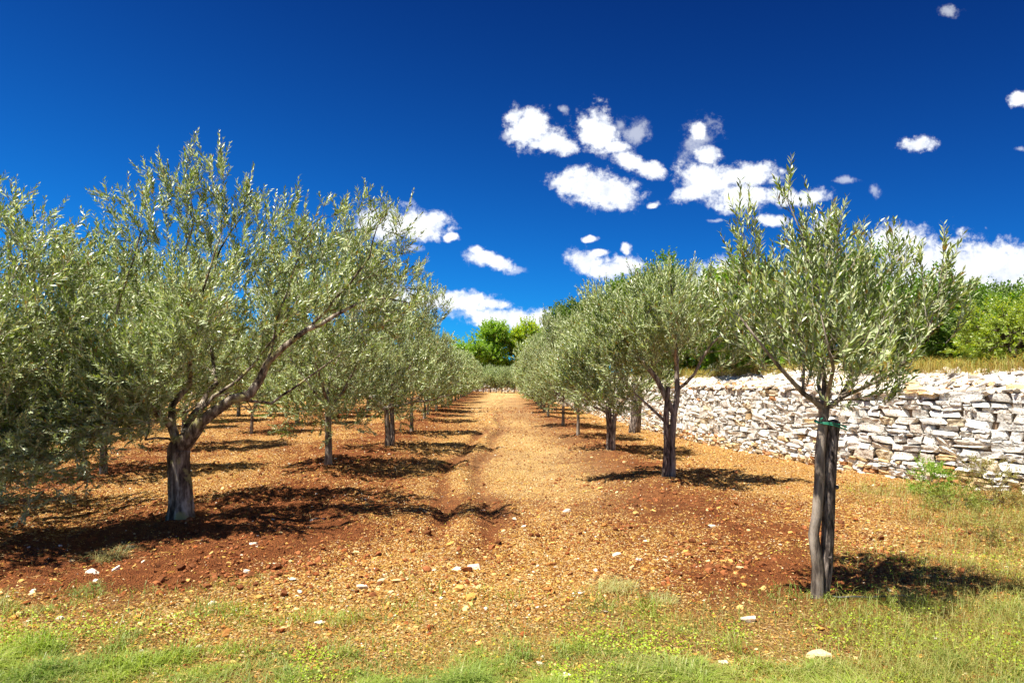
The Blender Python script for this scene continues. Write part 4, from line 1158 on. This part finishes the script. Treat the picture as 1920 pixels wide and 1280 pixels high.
broad('weed', (6.05, 9.9, -0.01), 0.42, 0.24, 0.02, 'bright green leafy weed at the foot of the stone wall', 'weed', None, (0.16, 0.34, 0.015), (0.30, 0.50, 0.03), 61, 70, 0.035, lmat=M_BLADE, tr=0.006, ww=0.35, trunk_h=0.06)
broad('weed', (6.35, 9.0, -0.01), 0.62, 0.42, 0.02, 'brown dried weed thicket by the wall near the right edge', 'weed', None, (0.20, 0.11, 0.03), (0.42, 0.28, 0.09), 62, 130, 0.028, lmat=M_BLADE, tr=0.006, ww=0.3, trunk_h=0.06)
broad('weed', (5.5, 8.6, -0.01), 0.30, 0.42, 0.02, 'low olive green weed clump left of the dried thicket by the wall', 'weed', None, (0.16, 0.20, 0.02), (0.34, 0.36, 0.04), 63, 110, 0.026, lmat=M_BLADE, tr=0.006, ww=0.35, trunk_h=0.05)
broad('weed', (4.9, 7.0, -0.01), 0.26, 0.40, 0.02, 'small straw brown weed clump in dry grass right of the staked olive', 'weed', None, (0.26, 0.17, 0.04), (0.46, 0.36, 0.10), 64, 110, 0.022, lmat=M_BLADE, tr=0.005, ww=0.3, trunk_h=0.05)
def tuft(x, y, n, rad, h, lo, hi_, name, label, cat, seed):
    r = np.random.default_rng(seed)
    a_ = r.uniform(0, 6.28, n); q = rad*np.sqrt(r.uniform(0, 1, n)); px_ = x+q*np.cos(a_); py_ = y+q*np.sin(a_)
    P = np.stack([px_-x, py_-y, height(px_, py_)-gz(x, y)-0.003], 1)
    V, F, Cc = blades(P, r.uniform(0.3, 1, n)*h, r.uniform(0.002, 0.004, n), r.uniform(0.6, 3.2, n), green_col(n, lo, hi_, r))
    o = build(name, V, F, M_BLADE, col=Cc); o.location = (x, y, gz(x, y)); tag(o, label, cat)
tuft(0.82, 5.35, 420, 0.16, 0.11, (0.50, 0.38, 0.20), (0.80, 0.70, 0.48), 'straw_tuft', 'pale bleached straw tuft on the soil just above the foreground grass', 'dead grass', 1)
tuft(1.15, 5.15, 220, 0.10, 0.08, (0.50, 0.38, 0.20), (0.80, 0.70, 0.48), 'straw_tuft', 'smaller bleached straw tuft to the right of the pale one', 'dead grass', 2)
tuft(-3.72, 6.35, 260, 0.13, 0.17, (0.30, 0.20, 0.12), (0.60, 0.46, 0.30), 'twig_tangle', 'tangle of dry twigs on dark soil left of the thick olive trunk', 'dead twigs', 3)
tuft(-3.30, 5.30, 160, 0.13, 0.09, (0.05, 0.11, 0.015), (0.13, 0.24, 0.03), 'weed', 'small dark green weed at the left edge of the bare red earth', 'weed', 4)
GB = 'leafy trees and bushes behind the stone wall'
LIME = ((0.10, 0.20, 0.012), (0.24, 0.36, 0.03)); DARK = ((0.035, 0.075, 0.015), (0.09, 0.15, 0.03)); YEL = ((0.22, 0.28, 0.03), (0.44, 0.46, 0.07)); MIDG = ((0.06, 0.14, 0.012), (0.16, 0.27, 0.03))
broad('leafy_tree', (6.5, 18.2, 1.85), 2.7, 1.8, 0.0, 'lime green leafy tree behind the wall, left of the nearest young olive crown', 'tree', GB, *LIME, 41, 620, 0.10)
broad('leafy_tree', (8.5, 18.0, 1.9), 2.9, 1.9, 0.0, 'bright green leafy tree directly behind the crown of the nearest young olive', 'tree', GB, *MIDG, 49, 640, 0.10)
broad('leafy_tree', (11.0, 19.0, 1.9), 2.5, 2.0, 0.0, 'rounded green tree behind the wall, showing right of the nearest young olive crown', 'tree', GB, *MIDG, 42, 660, 0.10)
broad('bush', (6.3, 24.0, 1.85), 2.9, 2.0, 0.0, 'lime green bush on the terrace between the first and second right-hand olives', 'bush', GB, *LIME, 43, 520, 0.12)
broad('bush', (7.7, 22.0, 1.85), 2.3, 2.0, 0.0, 'green bush behind the gap between the first two right-hand olives', 'bush', GB, *MIDG, 56, 520, 0.12)
broad('leafy_tree', (6.3, 31.0, 1.9), 5.1, 2.0, 0.6, 'green tree top rising over the second right-hand olive', 'tree', GB, *MIDG, 44, 520, 0.14, odd=(0.26, 0.30, 0.06))
broad('leafy_tree', (5.4, 46.0, 1.9), 5.3, 2.8, 0.8, 'dark round tree top showing above the right row against the sky', 'tree', GB, *DARK, 45, 420, 0.20)
broad('bush', (11.2, 14.6, 2.0), 1.75, 1.5, 0.0, 'dark green feathery bush at the right edge above the wall', 'bush', GB, *DARK, 46, 460, 0.085, ww=0.35)
broad('bush', (8.9, 12.2, 1.95), 0.95, 0.95, 0.0, 'yellow green flowering bush on top of the wall at the right edge', 'bush', GB, *YEL, 47, 380, 0.05, odd=(0.5, 0.5, 0.16))
broad('bush', (10.0, 13.2, 1.95), 1.25, 1.05, 0.0, 'bright green bramble bush at the right edge behind the dead grass', 'bush', GB, *LIME, 48, 380, 0.06, odd=(0.42, 0.40, 0.05))
broad('leafy_tree', (13.6, 21.0, 1.9), 2.0, 1.9, 0.0, 'green tree above the wall between the nearest olive crown and the right edge', 'tree', GB, *LIME, 53, 520, 0.12)
broad('bush', (12.9, 17.2, 1.9), 2.0, 1.7, 0.0, 'olive green bush at the right edge behind the bramble', 'bush', GB, *MIDG, 54, 480, 0.10)
GF = 'broadleaf trees beyond the far end of the orchard'
broad('leafy_tree', (-5.4, 122, 0), 12.2, 5.2, 2.5, 'tall green tree beyond the far end of the track, left of the three', 'tree', GF, (0.14, 0.28, 0.016), (0.32, 0.46, 0.04), 51, 620, 0.42, tr=0.25)
broad('leafy_tree', (2.4, 124, 0), 11.4, 5.0, 2.5, 'tall yellow green tree beyond the far end of the track, middle of the three', 'tree', GF, (0.26, 0.38, 0.02), (0.50, 0.56, 0.05), 52, 620, 0.42, tr=0.25, odd=(0.5, 0.38, 0.03))
broad('leafy_tree', (9.4, 121, 0), 10.6, 4.6, 2.5, 'lower yellow green tree beyond the far end of the track, right of the three', 'tree', GF, *LIME, 55, 560, 0.42, tr=0.25)
